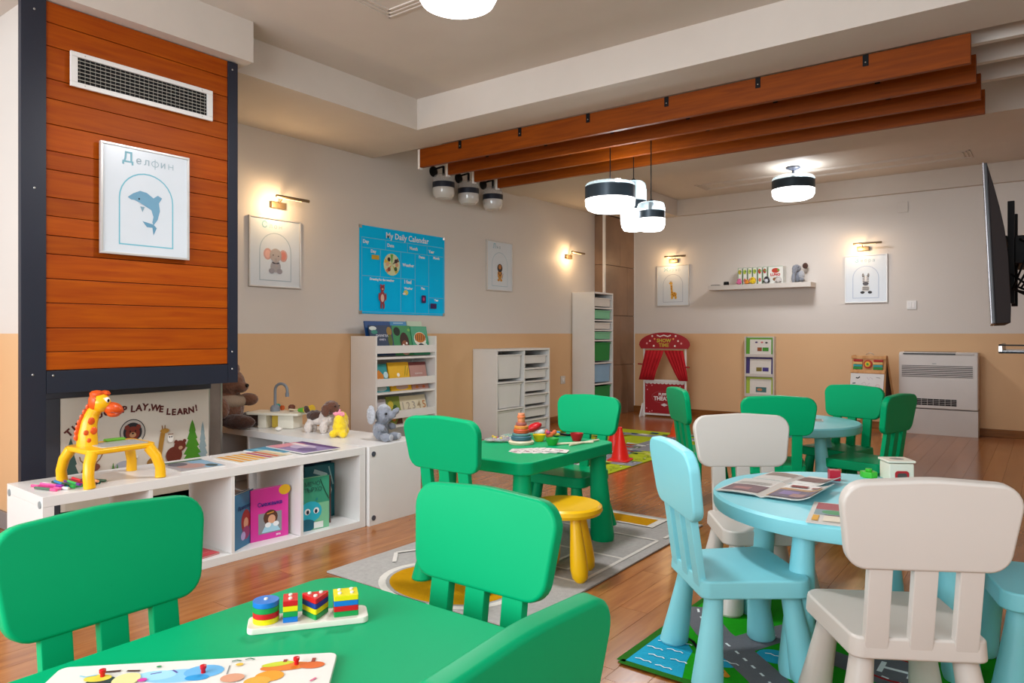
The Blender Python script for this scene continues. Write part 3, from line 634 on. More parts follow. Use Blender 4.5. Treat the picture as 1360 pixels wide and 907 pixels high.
sh = [('l', [(0, 0), (RW, 0), (RW, RH), (0, RH), (0, 0)], .03, '2c6a1e'),
      ('p', [(.012, .012), (.20, .012), (.17, .10), (.15, .2), (.09, .27), (.012, .27)], '28a4c8'),
      ('l', [(.17, .21), (.12, .27), (.06, .30), (.012, .31)], .012, '16161a'),
      ('p', circ(.235, .19, .07, .045, 20), '28a4c8'), ('p', circ(.37, .32, .055, .05, 20), '28a4c8'), ('p', [(.012, .62), (.10, .64), (.09, RH - .012), (.012, RH - .012)], '28a4c8'),
      ('l', [(-.0 + .012, .56), (.05, .49), (.15, .37), (.25, .29), (.40, .155), (.52, .012)], .12, rd), ('l', [(.24, .30), (.30, .45), (.38, .60), (.42, .72), (.42, RH - .015)], .11, rd), ('l', [(.42, .70), (.7, .76), (.98, .78), (RW - .012, .74)], .10, rd), ('l', [(.46, .44), (.60, .40), (.9, .3), (1.1, .2), (RW - .012, .22)], .10, rd),
      ('p', circ(.69, .45, .105, .09, 24), 'a81e24'), ('p', circ(.69, .45, .095, .08, 24), rd), ('l', [(.65, .41), (.65, .49)], .015, 'e6eef0'), ('l', [(.73, .41), (.73, .49)], .015, 'e6eef0'), ('l', [(.65, .45), (.73, .45)], .015, 'e6eef0'),
      ('p', roundpoly([(.24, .085), (.32, .095), (.27, .145)], .01), 'd8902a'), ('l', [(.265, .105), (.285, .108), (.282, .122)], .006, '16161a')]
for a, b in (((.012, .56), (.05, .49)), ((.05, .49), (.15, .37)), ((.15, .37), (.25, .29)), ((.25, .29), (.40, .155)), ((.40, .155), (.52, .012)), ((.28, .40), (.38, .60)), ((.38, .60), (.42, .72)), ((.42, .70), (.7, .76)), ((.7, .76), (.98, .78)), ((.98, .78), (RW - .02, .74)), ((.6, .4), (.9, .3)), ((.9, .3), (1.1, .2))):
    A = Vector(a); B = Vector(b); L = (B - A).length; nn = max(1, int(L / .05))
    for k in range(nn):
        p = A.lerp(B, (k + .25) / nn); q = A.lerp(B, (k + .65) / nn); sh.append(('l', [tuple(p), tuple(q)], .008, 'e6eef0'))
for wx, wy in ((.03, .04), (.10, .035), (.05, .09), (.12, .10), (.02, .14), (.08, .16), (.03, .20), (.08, .23), (.20, .19), (.25, .185), (.34, .32), (.03, .70), (.03, .76)):
    sh.append(('l', [(wx, wy), (wx + .015, wy + .007), (wx + .03, wy), (wx + .045, wy + .006), (wx + .055, wy)], .005, 'e6eef0'))
for k in range(14): sh.append(('p', circ(.60 + .3 * random.random(), .52 + .16 * random.random(), .010, n=8), 'e8b020'))
for k in range(10): sh.append(('p', circ(.1 + 1.2 * random.random(), .66 + .18 * random.random(), .03, n=10), '35a01e'))
flat(pr, sh, Matrix.Translation((0, 0, .0062)), step=.00004)
yr = thing('town_rug', 'yellow green town map play rug under the red traffic cones', 'rug', (-4.12, 4.3, 0))
YW, YH = 1.575, 2.55
MB().box(0, 0, .001, YW, YH, .006).build('pile', carpet('rug_lime', 'aab82a', .2), yr, .001)
for hx in ('8a8a90', 'c8ca5a', 'a83a2a', '2b4a6a', '40622a', 'dcdcd4', '7c8c2c'): MC['ink_' + hx] = carpet('ink_y' + hx, hx, .1)
sh = [('l', [(YW - .35, .0), (YW - .38, YH)], .20, '8a8a90'), ('l', [(.35, 0), (.3, YH)], .2, '8a8a90'), ('l', [(0, .7), (YW, .75)], .2, '8a8a90'), ('l', [(0, 1.5), (YW, 1.45)], .2, '8a8a90'), ('l', [(0, 2.2), (YW, 2.25)], .16, '8a8a90')]
for k in range(150):
    x = .08 + random.random() * (YW - .16); y = .05 + random.random() * (YH - .15); c = random.choice(['c8ca5a', 'a83a2a', '2b4a6a', '40622a', 'dcdcd4', '7c8c2c', 'c8ca5a', 'dcdcd4'])
    sh.append(('p', [(x + u * random.uniform(.015, .07), y + v * random.uniform(.01, .05)) for u, v in ((-1, -1), (1, -1), (1, 1), (-1, 1))], c))
for k in range(22): sh.append(('l', [(YW - .36, .1 + k * .11), (YW - .36, .15 + k * .11)], .012, 'dcdcd4'))
for k in range(60): sh.append(('l', [(YW - .12 + random.random() * .09, .05 + k * .041), (YW - .1 + random.random() * .08, .07 + k * .041)], .012, random.choice(['40622a', 'dcdcd4', '7c8c2c'])))
flat(yr, sh, Matrix.Translation((0, 0, .0062)), step=.00003)
CONE = mat('red_cone_plastic', 'd81a10', .35)
def cone(x, y, z, label, m=CONE):
    c = thing('traffic_cone', label, 'cone', (x, y, z), R(12), 'traffic cones')
    MB().prism(roundpoly(rect(-.088, -.088, .088, .088), .022, 4), 0, .012).build('base', m, c, .003)
    MB().lathe([(.078, .012), (.072, .02), (.03, .19), (.022, .225), (.018, .24), (.017, .262), (.010, .268)], 28).build('cone_body', m, c)
cone(-2.735, 5.12, .006, 'red toy traffic cone standing on the corner of the town rug')
cone(-2.92, 6.65, .006, 'orange toy traffic cone half hidden behind green chair and blue chair', mat('orange_cone_plastic', 'e04a14', .35))
cone(-3.02, 5.55, .006, 'red toy traffic cone mostly hidden behind far green chair of second table')

# ------------------------------------------------------------------ low cube shelf, cabinet
def caps(par, pts, m='4a4a52'):
    for x, y, z in pts: MB().lathe([(.013, 0), (.013, .003)], 16, Matrix.Translation((x, y, z)) @ Matrix.Rotation(R(90), 4, 'X')).build('screw_cap', mat('cap_' + m, m, .4), par)
ks = thing('low_shelf', 'low white cube shelf with four open compartments before the wood panel', 'shelf', (-2.947, 1.08, 0), R(87.7))
LW = 1.50
MB().box(0, 0, .382, LW, .39, .42).build('top_panel', WHITE, ks, .0015)
MB().box(0, 0, 0, LW, .39, .036).build('bottom_panel', WHITE, ks, .0015)
for x in (0, LW - .038): MB().box(x, 0.0005, .0362, x + .038, .3895, .3818).build('side_panel', WHITE, ks, .001)
for k in range(3):
    x = .038 + (k + 1) * .344 + k * .016
    MB().box(x, .002, .0362, x + .016, .388, .3818).build('divider', WHITE, ks, .001)
for y, z in ((.028, .388), (.36, .388)): MB().lathe([(.014, 0), (.014, .003)], 16, Matrix.Translation((0, y, z)) @ Matrix.Rotation(R(-90), 4, 'Y')).build('screw_cap', mat('cap_8a9496', '8a9496', .4), ks)
kc = thing('low_cabinet', 'white low cabinet jutting from left wall with plush toys on top', 'cabinet', (-4.36, 2.59, 0))
KW = 1.49
MB().box(0, 0, .382, KW - .0365, .39, .42).build('top_panel', WHITE, kc, .0005)
MB().box(0, 0, 0, KW - .0365, .39, .036).build('bottom_panel', WHITE, kc, .0015)
MB().box(KW - .0362, 0.0, .0, KW, .39, .42).build('side_panel', WHITE, kc, .001)
MB().box(0, 0.001, .0362, .036, .389, .3818).build('side_panel', WHITE, kc, .001)
for k in range(3): MB().box(.036 + (k + 1) * .342 + k * .016, .002, .0362, .052 + (k + 1) * .342 + k * .016, .388, .3818).build('divider', WHITE, kc, .001)
MB().box(.036, .37, .0362, KW - .036, .382, .3818).build('back_panel', WHITE, kc)
for z in (.38, .04): MB().lathe([(.014, 0), (.014, .003)], 16, Matrix.Translation((KW, .03, z)) @ Matrix.Rotation(R(90), 4, 'Y')).build('screw_cap', mat('cap_4a4e58', '4a4e58', .4), kc)
KS = ks.matrix_basis.copy()
def onshelf(u, v, z=.42):
    p = Matrix.Translation((-2.947, 1.08, 0)) @ Matrix.Rotation(R(87.7), 4, 'Z') @ Vector((u, v, z)); return (p.x, p.y, p.z)

# books -----------------------------------------------------------------------------------------
PAGES = mat('page_edges', 'e2dccd', .7)
def book(label, loc, rz, W, Hh, T, col, art=None, texts=(), group=None, rx=0, ry=0, name='book'):
    """stands facing -y, origin at bottom front left corner of cover"""
    b = thing(name, label, 'book' if name == 'book' else 'magazine', loc, rz, group, rx, ry)
    MB().box(.002, .0015, .003, W - .004, T - .0015, Hh - .003).build('pages', PAGES, b)
    cv = MB().box(0, 0, 0, W, .0015, Hh).box(0, T - .0015, 0, W, T, Hh).box(0, 0, 0, .0015, T, Hh).build('cover', mat('cover_' + col, col, .35, var=.06, scale=15), b)
    if art: flat(cv, [(a[0], [(u * W, v * Hh) for u, v in a[1]]) + a[2:] for a in art], FRONT)
    for s_, sz, x, y, c in texts: text(cv, s_, sz, x * W, y * Hh, ink(c), FRONT, off=.003, bold=.0006)
    return b
def U(cx, cy, rx, ry, c): return ('p', circ(cx, cy, rx, ry, 16), c)
def lying(o, z=0): o.rotation_euler = (R(-90), 0, o.rotation_euler.z)   # face up
BG = 'picture books in the low cube shelf'
x0, y0, z0 = onshelf(.885, .085, .0365)
book('pink picture book standing in the low shelf with yellow corner badge', (x0, y0, z0), R(84), .195, .245, .02, 'd8389c',
     [U(.9, .92, .16, .1, 'e8b81e'), ('p', rect(.2, .12, .82, .52), '8e9094'), U(.52, .42, .19, .15, '5a3626'), U(.55, .38, .10, .09, 'dba482'), ('p', [(.28, .14), (.78, .14), (.66, .3), (.4, .3)], 'a8d4e6'), U(.45, .28, .08, .05, 'eef2f4'), U(.66, .28, .08, .05, 'eef2f4'), ('l', [(.42, .5), (.6, .52)], .005, 'd89a3a')],
     (('Снежанка', .026, .5, .66, '3a2a8a'), ('2016', .012, .72, .05, 'f2dce8')), BG)
book('blue picture book standing at an angle left of the pink book', onshelf(.765, .02, .0365), R(118), .17, .25, .02, '1f6e96',
     [U(.6, .45, .24, .22, '9a2a22'), U(.6, .42, .12, .10, 'd8a080'), U(.6, .24, .2, .12, '9a3a6a'), U(.45, .2, .12, .08, 'b8a8d8')], (('Приказка', .024, .5, .7, '143a66'),), BG)
book('green book with round blue creature on its cover in the low shelf', onshelf(1.125, .06, .0365), R(82), .175, .262, .02, '7fc49a',
     [('p', rect(0, .5, 1, 1), '3a9a7a'), U(.4, .35, .36, .2, '28b4cc'), U(.3, .36, .09, .06, 'f0f0f0'), U(.58, .36, .09, .06, 'f0f0f0'), U(.31, .35, .045, .04, '15233a'), U(.57, .35, .045, .04, '15233a'), U(.25, .1, .3, .12, '1b6478'), ('p', rect(.5, .02, .8, .14), 'e6ece6'), ('l', [(.7, .95), (.85, .72), (.98, .55)], .004, '1b4a3a'), ('l', [(.2, .55), (.15, .6)], .004, '1b8aa0'), ('l', [(.55, .55), (.62, .6)], .004, '1b8aa0')],
     (('МЕЧО', .03, .45, .84, '2a6a5a'), ('ПЪРХО', .03, .45, .73, '2a6a5a')), BG)
book('teal book with curved white band at right end of the low shelf', onshelf(1.27, .21, .0365), R(86), .185, .285, .015, '1d6a74',
     [('l', [(.3, .9), (.7, .8), (.85, .5), (.7, .15)], .022, 'b8d4d4'), ('p', [(.5, .2), (.7, .45), (.62, .7), (.45, .6)], '3a9a86'), ('l', [(.8, .95), (.95, .6)], .008, '9cc4c4')], (), BG)
book('dark navy book behind the teal book in the low shelf', onshelf(1.21, .25, .0365), R(86), .255, .30, .012, '16324a', [('p', rect(.55, .6, .95, .95), '2a6a80')], (), BG)
book('brown spined book wedged beside the blue creature book', onshelf(1.295, .12, .0365), R(64), .06, .245, .02, '6e4a46', [('p', rect(.1, .1, .9, .5), '3a6a70')], (), BG)
b = book('small red book lying flat on the bottom of the low shelf', onshelf(.60, .03, .0365), R(95), .11, .15, .008, 'c43040', [('l', [(.2, .3), (.8, .3)], .003, 'e8b0a0')], (('книга', .02, .5, .6, 'f0d8c8'),), BG); b.rotation_euler = (R(-90), 0, R(95)); b.location.z += .008
# things on the back side of the low shelf compartments
tag(MB().box(0, 0, 0, .12, .03, .2).build('book', mat('cover_ochre', 'b08a28', .5)), 'ochre book standing at the back of the low shelf', 'book', BG)
o = COL.objects[-1] if False else bpy.data.objects['book.006'] if 'book.006' in bpy.data.objects else None
for ob in bpy.data.objects:
    if ob.get('label') == 'ochre book standing at the back of the low shelf': ob.location = onshelf(.80, .30, .0365); ob.rotation_euler.z = R(88)

# magazines lying on the shelf top
def magazine(label, loc, rz, W, Hh, cols, group, T=.005, open_=False, curl=0):
    m = thing('magazine', label, 'magazine', loc, rz, group)
    if not open_:
        MB().box(0, 0, 0, W, Hh, T).build('pages', mat('glossy_paper', 'd6d2cc', .3), m)
        flat(m, [(a[0], [(u * W, v * Hh) for u, v in a[1]]) + a[2:] for a in cols], Matrix.Translation((0, 0, T)))
    else:
        mb = MB().use(mat('glossy_paper', 'd6d2cc', .3)); nx = 16
        prof = []
        for i in range(nx + 1):
            t = i / nx; x = (t * 2 - 1) * W
            z = .010 * math.exp(-((t - .5) / .12) ** 2) * .3 + .006 + .005 * math.sin(PI * abs(t * 2 - 1)) + (curl * .6 * max(0, t - .8) ** 2)
            if abs(t - .5) < .01: z = .004
            prof.append((x, z))
        for (x0, za), (x1, zb) in zip(prof[:-1], prof[1:]):
            mb.add([(x0, 0, za), (x1, 0, zb), (x1, Hh, zb), (x0, Hh, za), (x0, 0, za - .003), (x1, 0, zb - .003), (x1, Hh, zb - .003), (x0, Hh, za - .003)], [(0, 1, 2, 3), (7, 6, 5, 4), (0, 4, 5, 1), (3, 2, 6, 7), (0, 3, 7, 4), (1, 5, 6, 2)])
        mb.build('pages', None, m, smooth=False)
        pm = MB()
        def zat(x):
            for (x0, za), (x1, zb) in zip(prof[:-1], prof[1:]):
                if x0 <= x <= x1 + 1e-6: return za + (zb - za) * (x - x0) / (x1 - x0)
            return prof[-1][1]
        for k, (u0, v0, u1, v1, c) in enumerate(cols):
            pm.use(ink(c)); n = 8
            xs = [(u0 + (u1 - u0) * i / n) for i in range(n + 1)]
            for i in range(n):
                xa = (xs[i] * 2 - 1) * W; xb = (xs[i + 1] * 2 - 1) * W; e = .0008 + .0002 * k
                pm.add([(xa, v0 * Hh, zat(xa) + e), (xb, v0 * Hh, zat(xb) + e), (xb, v1 * Hh, zat(xb) + e), (xa, v1 * Hh, zat(xa) + e)], [(0, 1, 2, 3)])
        pm.build('print', None, m, smooth=False)
    return m
MG = 'magazines on the low white shelf'
p = onshelf(.555, .31); magazine('glossy magazine with blue and pink cover beside the giraffe table', (p[0], p[1], .42), R(-4), .24, .20, [('p', rect(0, 0, 1, 1), 'a8a4a6'), ('p', rect(.02, .6, .98, .98), '8ab0c8'), U(.6, .45, .25, .3, 'b8948c'), U(.3, .3, .2, .2, '6a6a72'), U(.8, .8, .15, .12, '4a5a5a'), ('p', rect(0, 0, .1, 1), '5a7a5a')], MG)
magazine('magazine with orange and white stripes on the low shelf', (-3.20, 1.90, .42), R(0), .22, .29, [('p', rect(0, 0, 1, 1), 'd8ccb4')] + [('p', rect(.03, .05 + k * .13, .97, .12 + k * .13), c) for k, c in enumerate(['d8942a', 'd8942a', 'e0a43a', 'd8942a', 'a83a6a', 'c8603a', 'd8c8a0'])], MG)
magazine('teal magazine partly under the purple one on the low shelf', (-3.29, 2.12, .42), R(6), .24, .22, [('p', rect(0, 0, 1, 1), '3a86a4'), ('p', rect(.1, .1, .9, .3), '7ab4c4'), U(.6, .6, .2, .2, '24667c')], MG, T=.004)
magazine('purple and pink magazine at right end of the low shelf', (-3.28, 2.245, .425), R(-3), .34, .22, [('p', rect(0, 0, 1, 1), '8a7aa4'), ('p', rect(0, .8, 1, 1), '5a3a72'), ('p', rect(0, 0, .3, .8), 'd08a96'), U(.5, .5, .25, .25, 'b8aac4'), U(.75, .35, .18, .2, '6a5a84'), ('p', rect(.1, .55, .5, .7), 'e2d8d8')], MG)

# markers ------------------------------------------------------------------------------------------
mk = ['4a6a52', 'e8508a', 'b01e6a', 'e85a9a', '8a2a9a', 'e8e4e0', '1e6a8a', '2a8ac0', '164a3a', '1e4a34', '2aa84a', '38b85a', '6a2a8a', '5a2a9a', 'c01e30', 'd8283a', '7a1e3a', 'e88a5a', '16402a', '8a2a4a', 'e8a070', '1e5a4a']
for k, c in enumerate(mk):
    u = .05 + k * .0088; v = .15 + random.uniform(-.03, .05); a = R(87.7 - 78 + random.uniform(-14, 14)); p = onshelf(u, v, .42)
    nm = {0: 'dark green', 1: 'pink', 2: 'magenta', 5: 'white', 6: 'teal', 7: 'sky blue', 10: 'bright green', 12: 'purple', 14: 'red', 17: 'peach'}.get(k)
    z = .426 + (.008 if k % 4 == 3 else 0)
    cn = ['olive green felt marker, leftmost of the heap', 'hot pink felt marker near the left of the heap', 'dark magenta felt marker in the heap', 'light pink felt marker in the heap', 'violet felt marker left of the white marker', 'white felt marker in the heap', 'deep teal felt marker in the heap', 'sky blue felt marker in the heap', 'blackish green felt marker in the heap', 'bottle green felt marker in the heap', 'bright green felt marker near middle of the heap', 'lime green felt marker near middle of the heap', 'purple felt marker right of the lime marker', 'indigo felt marker in the heap', 'crimson felt marker in the heap', 'bright red felt marker in the heap', 'wine red felt marker in the heap', 'peach felt marker in the heap', 'forest green felt marker near the giraffe leg', 'plum felt marker near the giraffe leg', 'pale orange felt marker near the giraffe leg', 'petrol blue felt marker, rightmost of the heap'][k]
    t = thing('marker', cn + ' on the low shelf', 'marker', (p[0], p[1], z), a - R(90), 'felt markers on the low shelf')
    MB().tube([(0, -.055, 0), (0, .03, 0)], .0052, 8).build('barrel', mat('marker_' + c, c, .35), t)
    MB().tube([(0, .031, 0), (0, .062, 0)], .0058, 8).build('cap', mat('marker_' + mk[(k + 1) % 22], mk[(k + 1) % 22], .35), t)
# giraffe projector table ---------------------------------------------------------------------------
gt = thing('giraffe_drawing_table', 'yellow giraffe shaped toy drawing table on the low shelf', 'toy table', (-3.09, 1.375, .42), R(90))
YG = mat('giraffe_yellow', 'f0b414', .28); OG = mat('giraffe_orange', 'd8541a', .35)
P = roundpoly([(-.125, -.12), (.15, -.105), (.15, .125), (-.125, .12)], .04, 5)
MB().prism(P, .125, .145).build('tabletop', YG, gt, .006, 3)
MB().prism(roundpoly(rect(-.06, -.085, .125, .06), .015, 4), .1452, .147).build('screen', mat('clear_panel', 'b8b8b4', .2), gt)
MB().box(.02, .07, .1455, .10, .1, .156).build('pen_tray', mat('lime_plastic', '6ab43a', .4), gt, .004)
for sx, sy in ((-1, -1), (1, -1), (-1, 1), (1, 1)):
    a = Vector((sx * .11 + .005, sy * .095, .13)); b_ = Vector((sx * .138 + .012, sy * .125, .0))
    MB().tube([a, a.lerp(b_, .3) + Vector((sx * .012, sy * .008, .0)), a.lerp(b_, .65) + Vector((sx * .012, sy * .008, 0)), b_ + Vector((0, 0, .002))], [.022, .021, .020, .0215], 14).build('leg', YG, gt)
MB().tube([(-.062, .05, .14), (-.062, .05, .19), (-.056, .05, .235), (-.043, .047, .272), (-.025, .04, .30)], [.040, .037, .032, .028, .022], 18).build('neck', YG, gt)
MB().ell((-.02, .035, .315), (.040, .044, .040), 18).build('head', YG, gt)
MB().ell((.022, .012, .288), (.040, .034, .028), 16, rot=(0, R(18), 0)).ell((.022, .008, .268), (.026, .025, .014), 12).build('muzzle', OG, gt)
MB().ell((-.048, .035, .32), (.014, .03, .034), 10).ell((-.03, .04, .352), (.028, .03, .016), 10).ell((.0, .038, .352), (.024, .026, .014), 8).build('mane', OG, gt)
for k in range(7): a = k / 6; MB().ell((-.102 + .045 * a ** 1.8, .052, .18 + .12 * a), (.012, .008, .014), 8).build('mane_tuft', OG, gt)
for x, z, r in ((-.06, .245, .014), (-.052, .205, .014), (-.082, .20, .010), (-.07, .168, .009)): MB().ell((x, .018 - (.004 if z < .21 else 0), z), (r, .004, r * 1.1), 10).build('spot', OG, gt)
MB().ell((-.008, -.004, .328), (.011, .006, .012), 10).build('eye', mat('eye_white', 'f0ece4', .3), gt)
MB().ell((-.006, -.009, .326), (.005, .004, .007), 8).build('pupil', BLACK, gt)
MB().tube([(-.004, -.022, .278), (.03, -.024, .272), (.055, -.01, .278)], .0025, 6).build('mouth', mat('giraffe_mouth', '9a3010', .4), gt)

# ------------------------------------------------------------------ plush toys
def fur(key, c, var=.25): return mat(key, c, .95, var=var, scale=45, bump=.9, bscale=160, sheen=.4)
def blob(name, m, parent, ells, vox=.006, sm=4):
    vox *= .72
    mb = MB()
    for e in ells:
        mb.ell(e[0], e[1], 16, rot=e[2] if len(e) > 2 else None)
    o = mb.build(name, m, parent)
    r = o.modifiers.new('remesh', 'REMESH'); r.mode = 'VOXEL'; r.voxel_size = vox; r.use_smooth_shade = True
    s_ = o.modifiers.new('smooth', 'SMOOTH'); s_.iterations = sm
    if 'fur' in m.name:
        tx = bpy.data.textures.get('fur_clouds') or bpy.data.textures.new('fur_clouds', 'CLOUDS'); tx.noise_scale = .012; tx.noise_depth = 2
        d_ = o.modifiers.new('tufts', 'DISPLACE'); d_.texture = tx; d_.strength = .009; d_.mid_level = .5
    return o
def dot(parent, p, r, m=None, name='eye'): return MB().ell(p, (r, r, r), 10).build(name, m or mat('shiny_black', '0c0a0c', .15), parent)
# brown teddy bear: sits facing +x (local -y = front)
tb = thing('teddy_bear', 'brown teddy bear in knitted top sitting behind the wood panel', 'plush toy', (-4.20, 2.60, .42), R(112))
tb.scale = (1.08, 1.08, 1.06)
BF = fur('brown_fur', '6c4530')
blob('body', BF, tb, [((0, 0, .12), (.095, .085, .12)), ((0, -.01, .27), (.085, .085, .085)), ((0, -.085, .245), (.045, .04, .035)), ((-.07, .0, .35), (.03, .018, .03)), ((.07, .0, .35), (.03, .018, .03)), ((-.11, -.03, .13), (.042, .045, .075), (R(-30), R(25), 0)), ((.12, -.05, .16), (.04, .06, .04), (0, 0, R(30)))], .008)
blob('leg', fur('dark_brown_fur', '442618'), tb, [((-.07, -.11, .045), (.045, .12, .045))], .01); blob('leg', fur('dark_brown_fur', '442618'), tb, [((.08, -.10, .045), (.045, .12, .045), (0, 0, R(-20)))], .01)
MB().ell((0, -.002, .155), (.102, .092, .058), 24).build('knitted_top', mat('beige_knit', '96806c', .95, bump=.8, bscale=90), tb)
dot(tb, (0, -.125, .255), .012, name='nose'); dot(tb, (-.035, -.075, .29), .007); dot(tb, (.035, -.075, .29), .007)
# play sink
sk = thing('play_sink', 'white toy kitchen sink with grey tap on the low cabinet', 'toy sink', (-3.93, 2.79, .42), R(24))
CRM = mat('cream_plastic', 'e2dccb', .4)
MB().prism(roundpoly(rect(-.20, -.08, .17, .10), .02, 4), .085, .10).build('counter', CRM, sk, .003)
MB().box(-.12, -.06, 0, -.06, .06, .085).build('leg', CRM, sk, .006); MB().box(.02, -.06, 0, .13, .06, .085).build('basin', CRM, sk, .008)
MB().box(-.05, -.01, 0, .01, .02, .085).build('pipe', mat('yellow_clear', 'd8b84a', .3), sk, .004)
MB().lathe([(.03, .10), (.03, .125), (.022, .135), (.017, .14)], 18, Matrix.Translation((-.05, .03, 0))).build('tap_base', GREYM, sk)
MB().tube([(-.05, .03, .13), (-.05, .03, .225)] + [(-.05 + .043 - .043 * math.cos(R(q)), .03, .235 + .043 * math.sin(R(q))) for q in range(0, 181, 20)] + [(.036, .03, .215)], .009, 12).build('tap', GREYM, sk)
MB().tube([(.036, .03, .22), (.036, .03, .195)], .012, 12).build('tap_nozzle', GREYM, sk)
for k, (lab, x, y, z, rx, col) in enumerate((('turquoise toy cup on the play sink', -4.05, 2.86, .521, .02, '2aa8a4'), ('orange toy fruit on the play sink', -4.00, 2.86, .521, .016, 'd8642a'), ('brown toy bun behind the tap', -3.90, 2.86, .521, .022, '6a3a2a'))):
    t = MB().lathe([(rx * .6, 0), (rx, rx * .8), (rx * .95, rx * 1.5), (rx * .5, rx * 1.9)], 14).build('toy_food', mat('toy_' + col, col, .4)); t.location = (x, y, z); tag(t, lab, 'toy food')
cb = thing('corn_broom', 'toy brush with green and yellow bristles lying on the play sink', 'toy brush', (-3.80, 2.84, .535), R(10))
MB().tube([(-.08, 0, 0), (0, 0, 0)], .006, 8).build('handle', PALEWOOD, cb); MB().tube([(0, 0, 0), (.05, 0, .004)], [.012, .018], 12).build('collar', mat('toy_green', '5aa83a', .5), cb); MB().tube([(.05, 0, .004), (.11, 0, .01)], [.018, .03], 12).build('bristles', mat('toy_yellow', 'd8b028', .6), cb)
t = MB().ell((0, 0, .013), (.026, .02, .013), 14).build('toy_egg', mat('eggshell', 'e8e4dc', .4)); t.location = (-3.80, 2.69, .42); tag(t, 'white toy egg half lying before the play sink', 'toy food')
# dog: stands facing +x
dg_ = thing('plush_dog', 'brown and white plush puppy standing on the low cabinet', 'plush toy', (-3.52, 2.80, .42), R(105))
WF = fur('cream_fur', 'd0c4bc', .1); DB = fur('dark_chocolate_fur', '3c2218')
blob('body', WF, dg_, [((0, .07, .07), (.038, .03, .03)), ((-.025, .085, .03), (.022, .026, .035)), ((.025, .085, .03), (.022, .026, .035)), ((-.028, -.03, .035), (.024, .026, .04)), ((.028, -.03, .035), (.024, .026, .04)), ((0, -.03, .09), (.045, .045, .05)), ((0, .02, .075), (.035, .05, .028)), ((0, -.105, .125), (.02, .02, .018))], .006)
blob('saddle', DB, dg_, [((0, .05, .10), (.042, .06, .035)), ((0, .115, .135), (.012, .02, .025), (R(-30), 0, 0))], .006)
blob('head', fur('brown_head_fur', '5c3624'), dg_, [((0, -.065, .155), (.045, .05, .042)), ((-.045, -.055, .14), (.014, .03, .038)), ((.045, -.055, .14), (.014, .03, .038)), ((0, -.10, .135), (.026, .025, .022))], .006)
dot(dg_, (0, -.128, .138), .008, name='nose'); dot(dg_, (-.02, -.108, .165), .005); dot(dg_, (.02, -.108, .165), .005)
# yellow plush
yp = thing('plush_duck', 'fluffy yellow plush toy with pink bow on the low cabinet', 'plush toy', (-3.29, 2.745, .42), R(30))
YF_ = fur('yellow_fur', 'f0c818')
blob('body', YF_, yp, [((0, 0, .06), (.042, .05, .055)), ((-.005, .04, .085), (.04, .04, .06)), ((0, -.01, .09), (.034, .035, .045)), ((-.03, -.03, .02), (.024, .026, .022)), ((.03, -.03, .02), (.024, .026, .022)), ((.0, .07, .03), (.03, .025, .03))], .006)
blob('bow', fur('pink_fur', 'e08a98'), yp, [((-.018, -.02, .135), (.018, .010, .013)), ((.018, -.02, .135), (.018, .010, .013)), ((0, -.022, .135), (.008, .008, .008)), ((0, -.01, .15), (.008, .008, .014))], .004)
# elephant plush facing right (+x ish)
el = thing('plush_elephant', 'small grey plush elephant sitting at corner of low cabinet', 'plush toy', (-2.995, 2.80, .42), R(100))
el.scale = (1.08, 1.08, 1.08)
GF = fur('grey_fur', '7e828c'); LG = fur('light_grey_fur', 'a8aab0', .1)
blob('body', GF, el, [((0, .01, .055), (.045, .04, .055)), ((0, -.01, .13), (.042, .048, .045)), ((0, -.055, .135), (.02, .03, .02)), ((0, -.085, .155), (.015, .026, .016), (R(-40), 0, 0)), ((-.035, -.05, .022), (.022, .035, .022)), ((.035, -.05, .022), (.022, .035, .022)), ((-.045, -.025, .07), (.016, .03, .018)), ((.045, -.025, .07), (.016, .03, .018))], .005)
for sx in (-1, 1):
    blob('ear', LG, el, [((sx * .055, .03, .135), (.014, .042, .05), (0, 0, R(sx * 25)))], .005)
    dot(el, (sx * .030, -.045, .143), .007); MB().ell((sx * .035, -.082, .024), (.017, .006, .017), 12).build('foot_pad', LG, el)

# ------------------------------------------------------------------ front-facing book rack
rk = thing('book_rack', 'white three tier wall book rack beneath the blue calendar', 'book rack', (-4.2, 3.855, 0), R(90))
RKW = .70
for x in (0, RKW - .018): MB().prism([(0, 0), (.29, 0), (.29, 1.0), (0, 1.0)], x, x + .018, 'x').build('side_panel', WHITE, rk, .001)
for k, z in enumerate((.862, .60, .335)):
    MB().box(.0185, .0, z, RKW - .0185, .014, z + .062).build('front_rail', WHITE, rk, .001)
for k, z in enumerate((.815, .535, .262, .02)):
    MB().box(.0185, .004, z, RKW - .0185, .27, z + .018).build('shelf_board', WHITE, rk, .001)
MB().box(.0185, .275, 0, RKW - .0185, .288, .84).build('back_panel', WHITE, rk)
RG = 'picture books on the white book rack'
def rbook(label, u, v, z, W, Hh, col, art=None, texts=(), tilt=12, T=.012):
    p = Matrix.Translation((-4.2, 3.855, 0)) @ Matrix.Rotation(R(90), 4, 'Z') @ Vector((u, v, z))
    return book(label, tuple(p), R(90), W, Hh, T, col, art, texts, RG, rx=R(-tilt))
rbook('dark navy jungle book at left of top tier of rack', .021, .05, .842, .245, .25, '2c3e5c', [U(.15, .9, .16, .07, 'd8e0dc'), U(.2, .78, .14, .07, '3a8a7a'), U(.85, .8, .12, .15, '9a7a3a'), U(.85, .5, .1, .2, '5a6a2a'), ('p', rect(.1, .02, .6, .35), '24486a'), ('l', [(.4, .05), (.45, .3)], .004, 'b03a2a'), U(.7, .15, .06, .05, '3a6a3a')], (('ДЖУНГЛА', .026, .5, .62, 'd8dce8'), ('КНИГА', .02, .5, .5, 'c8cce0')))
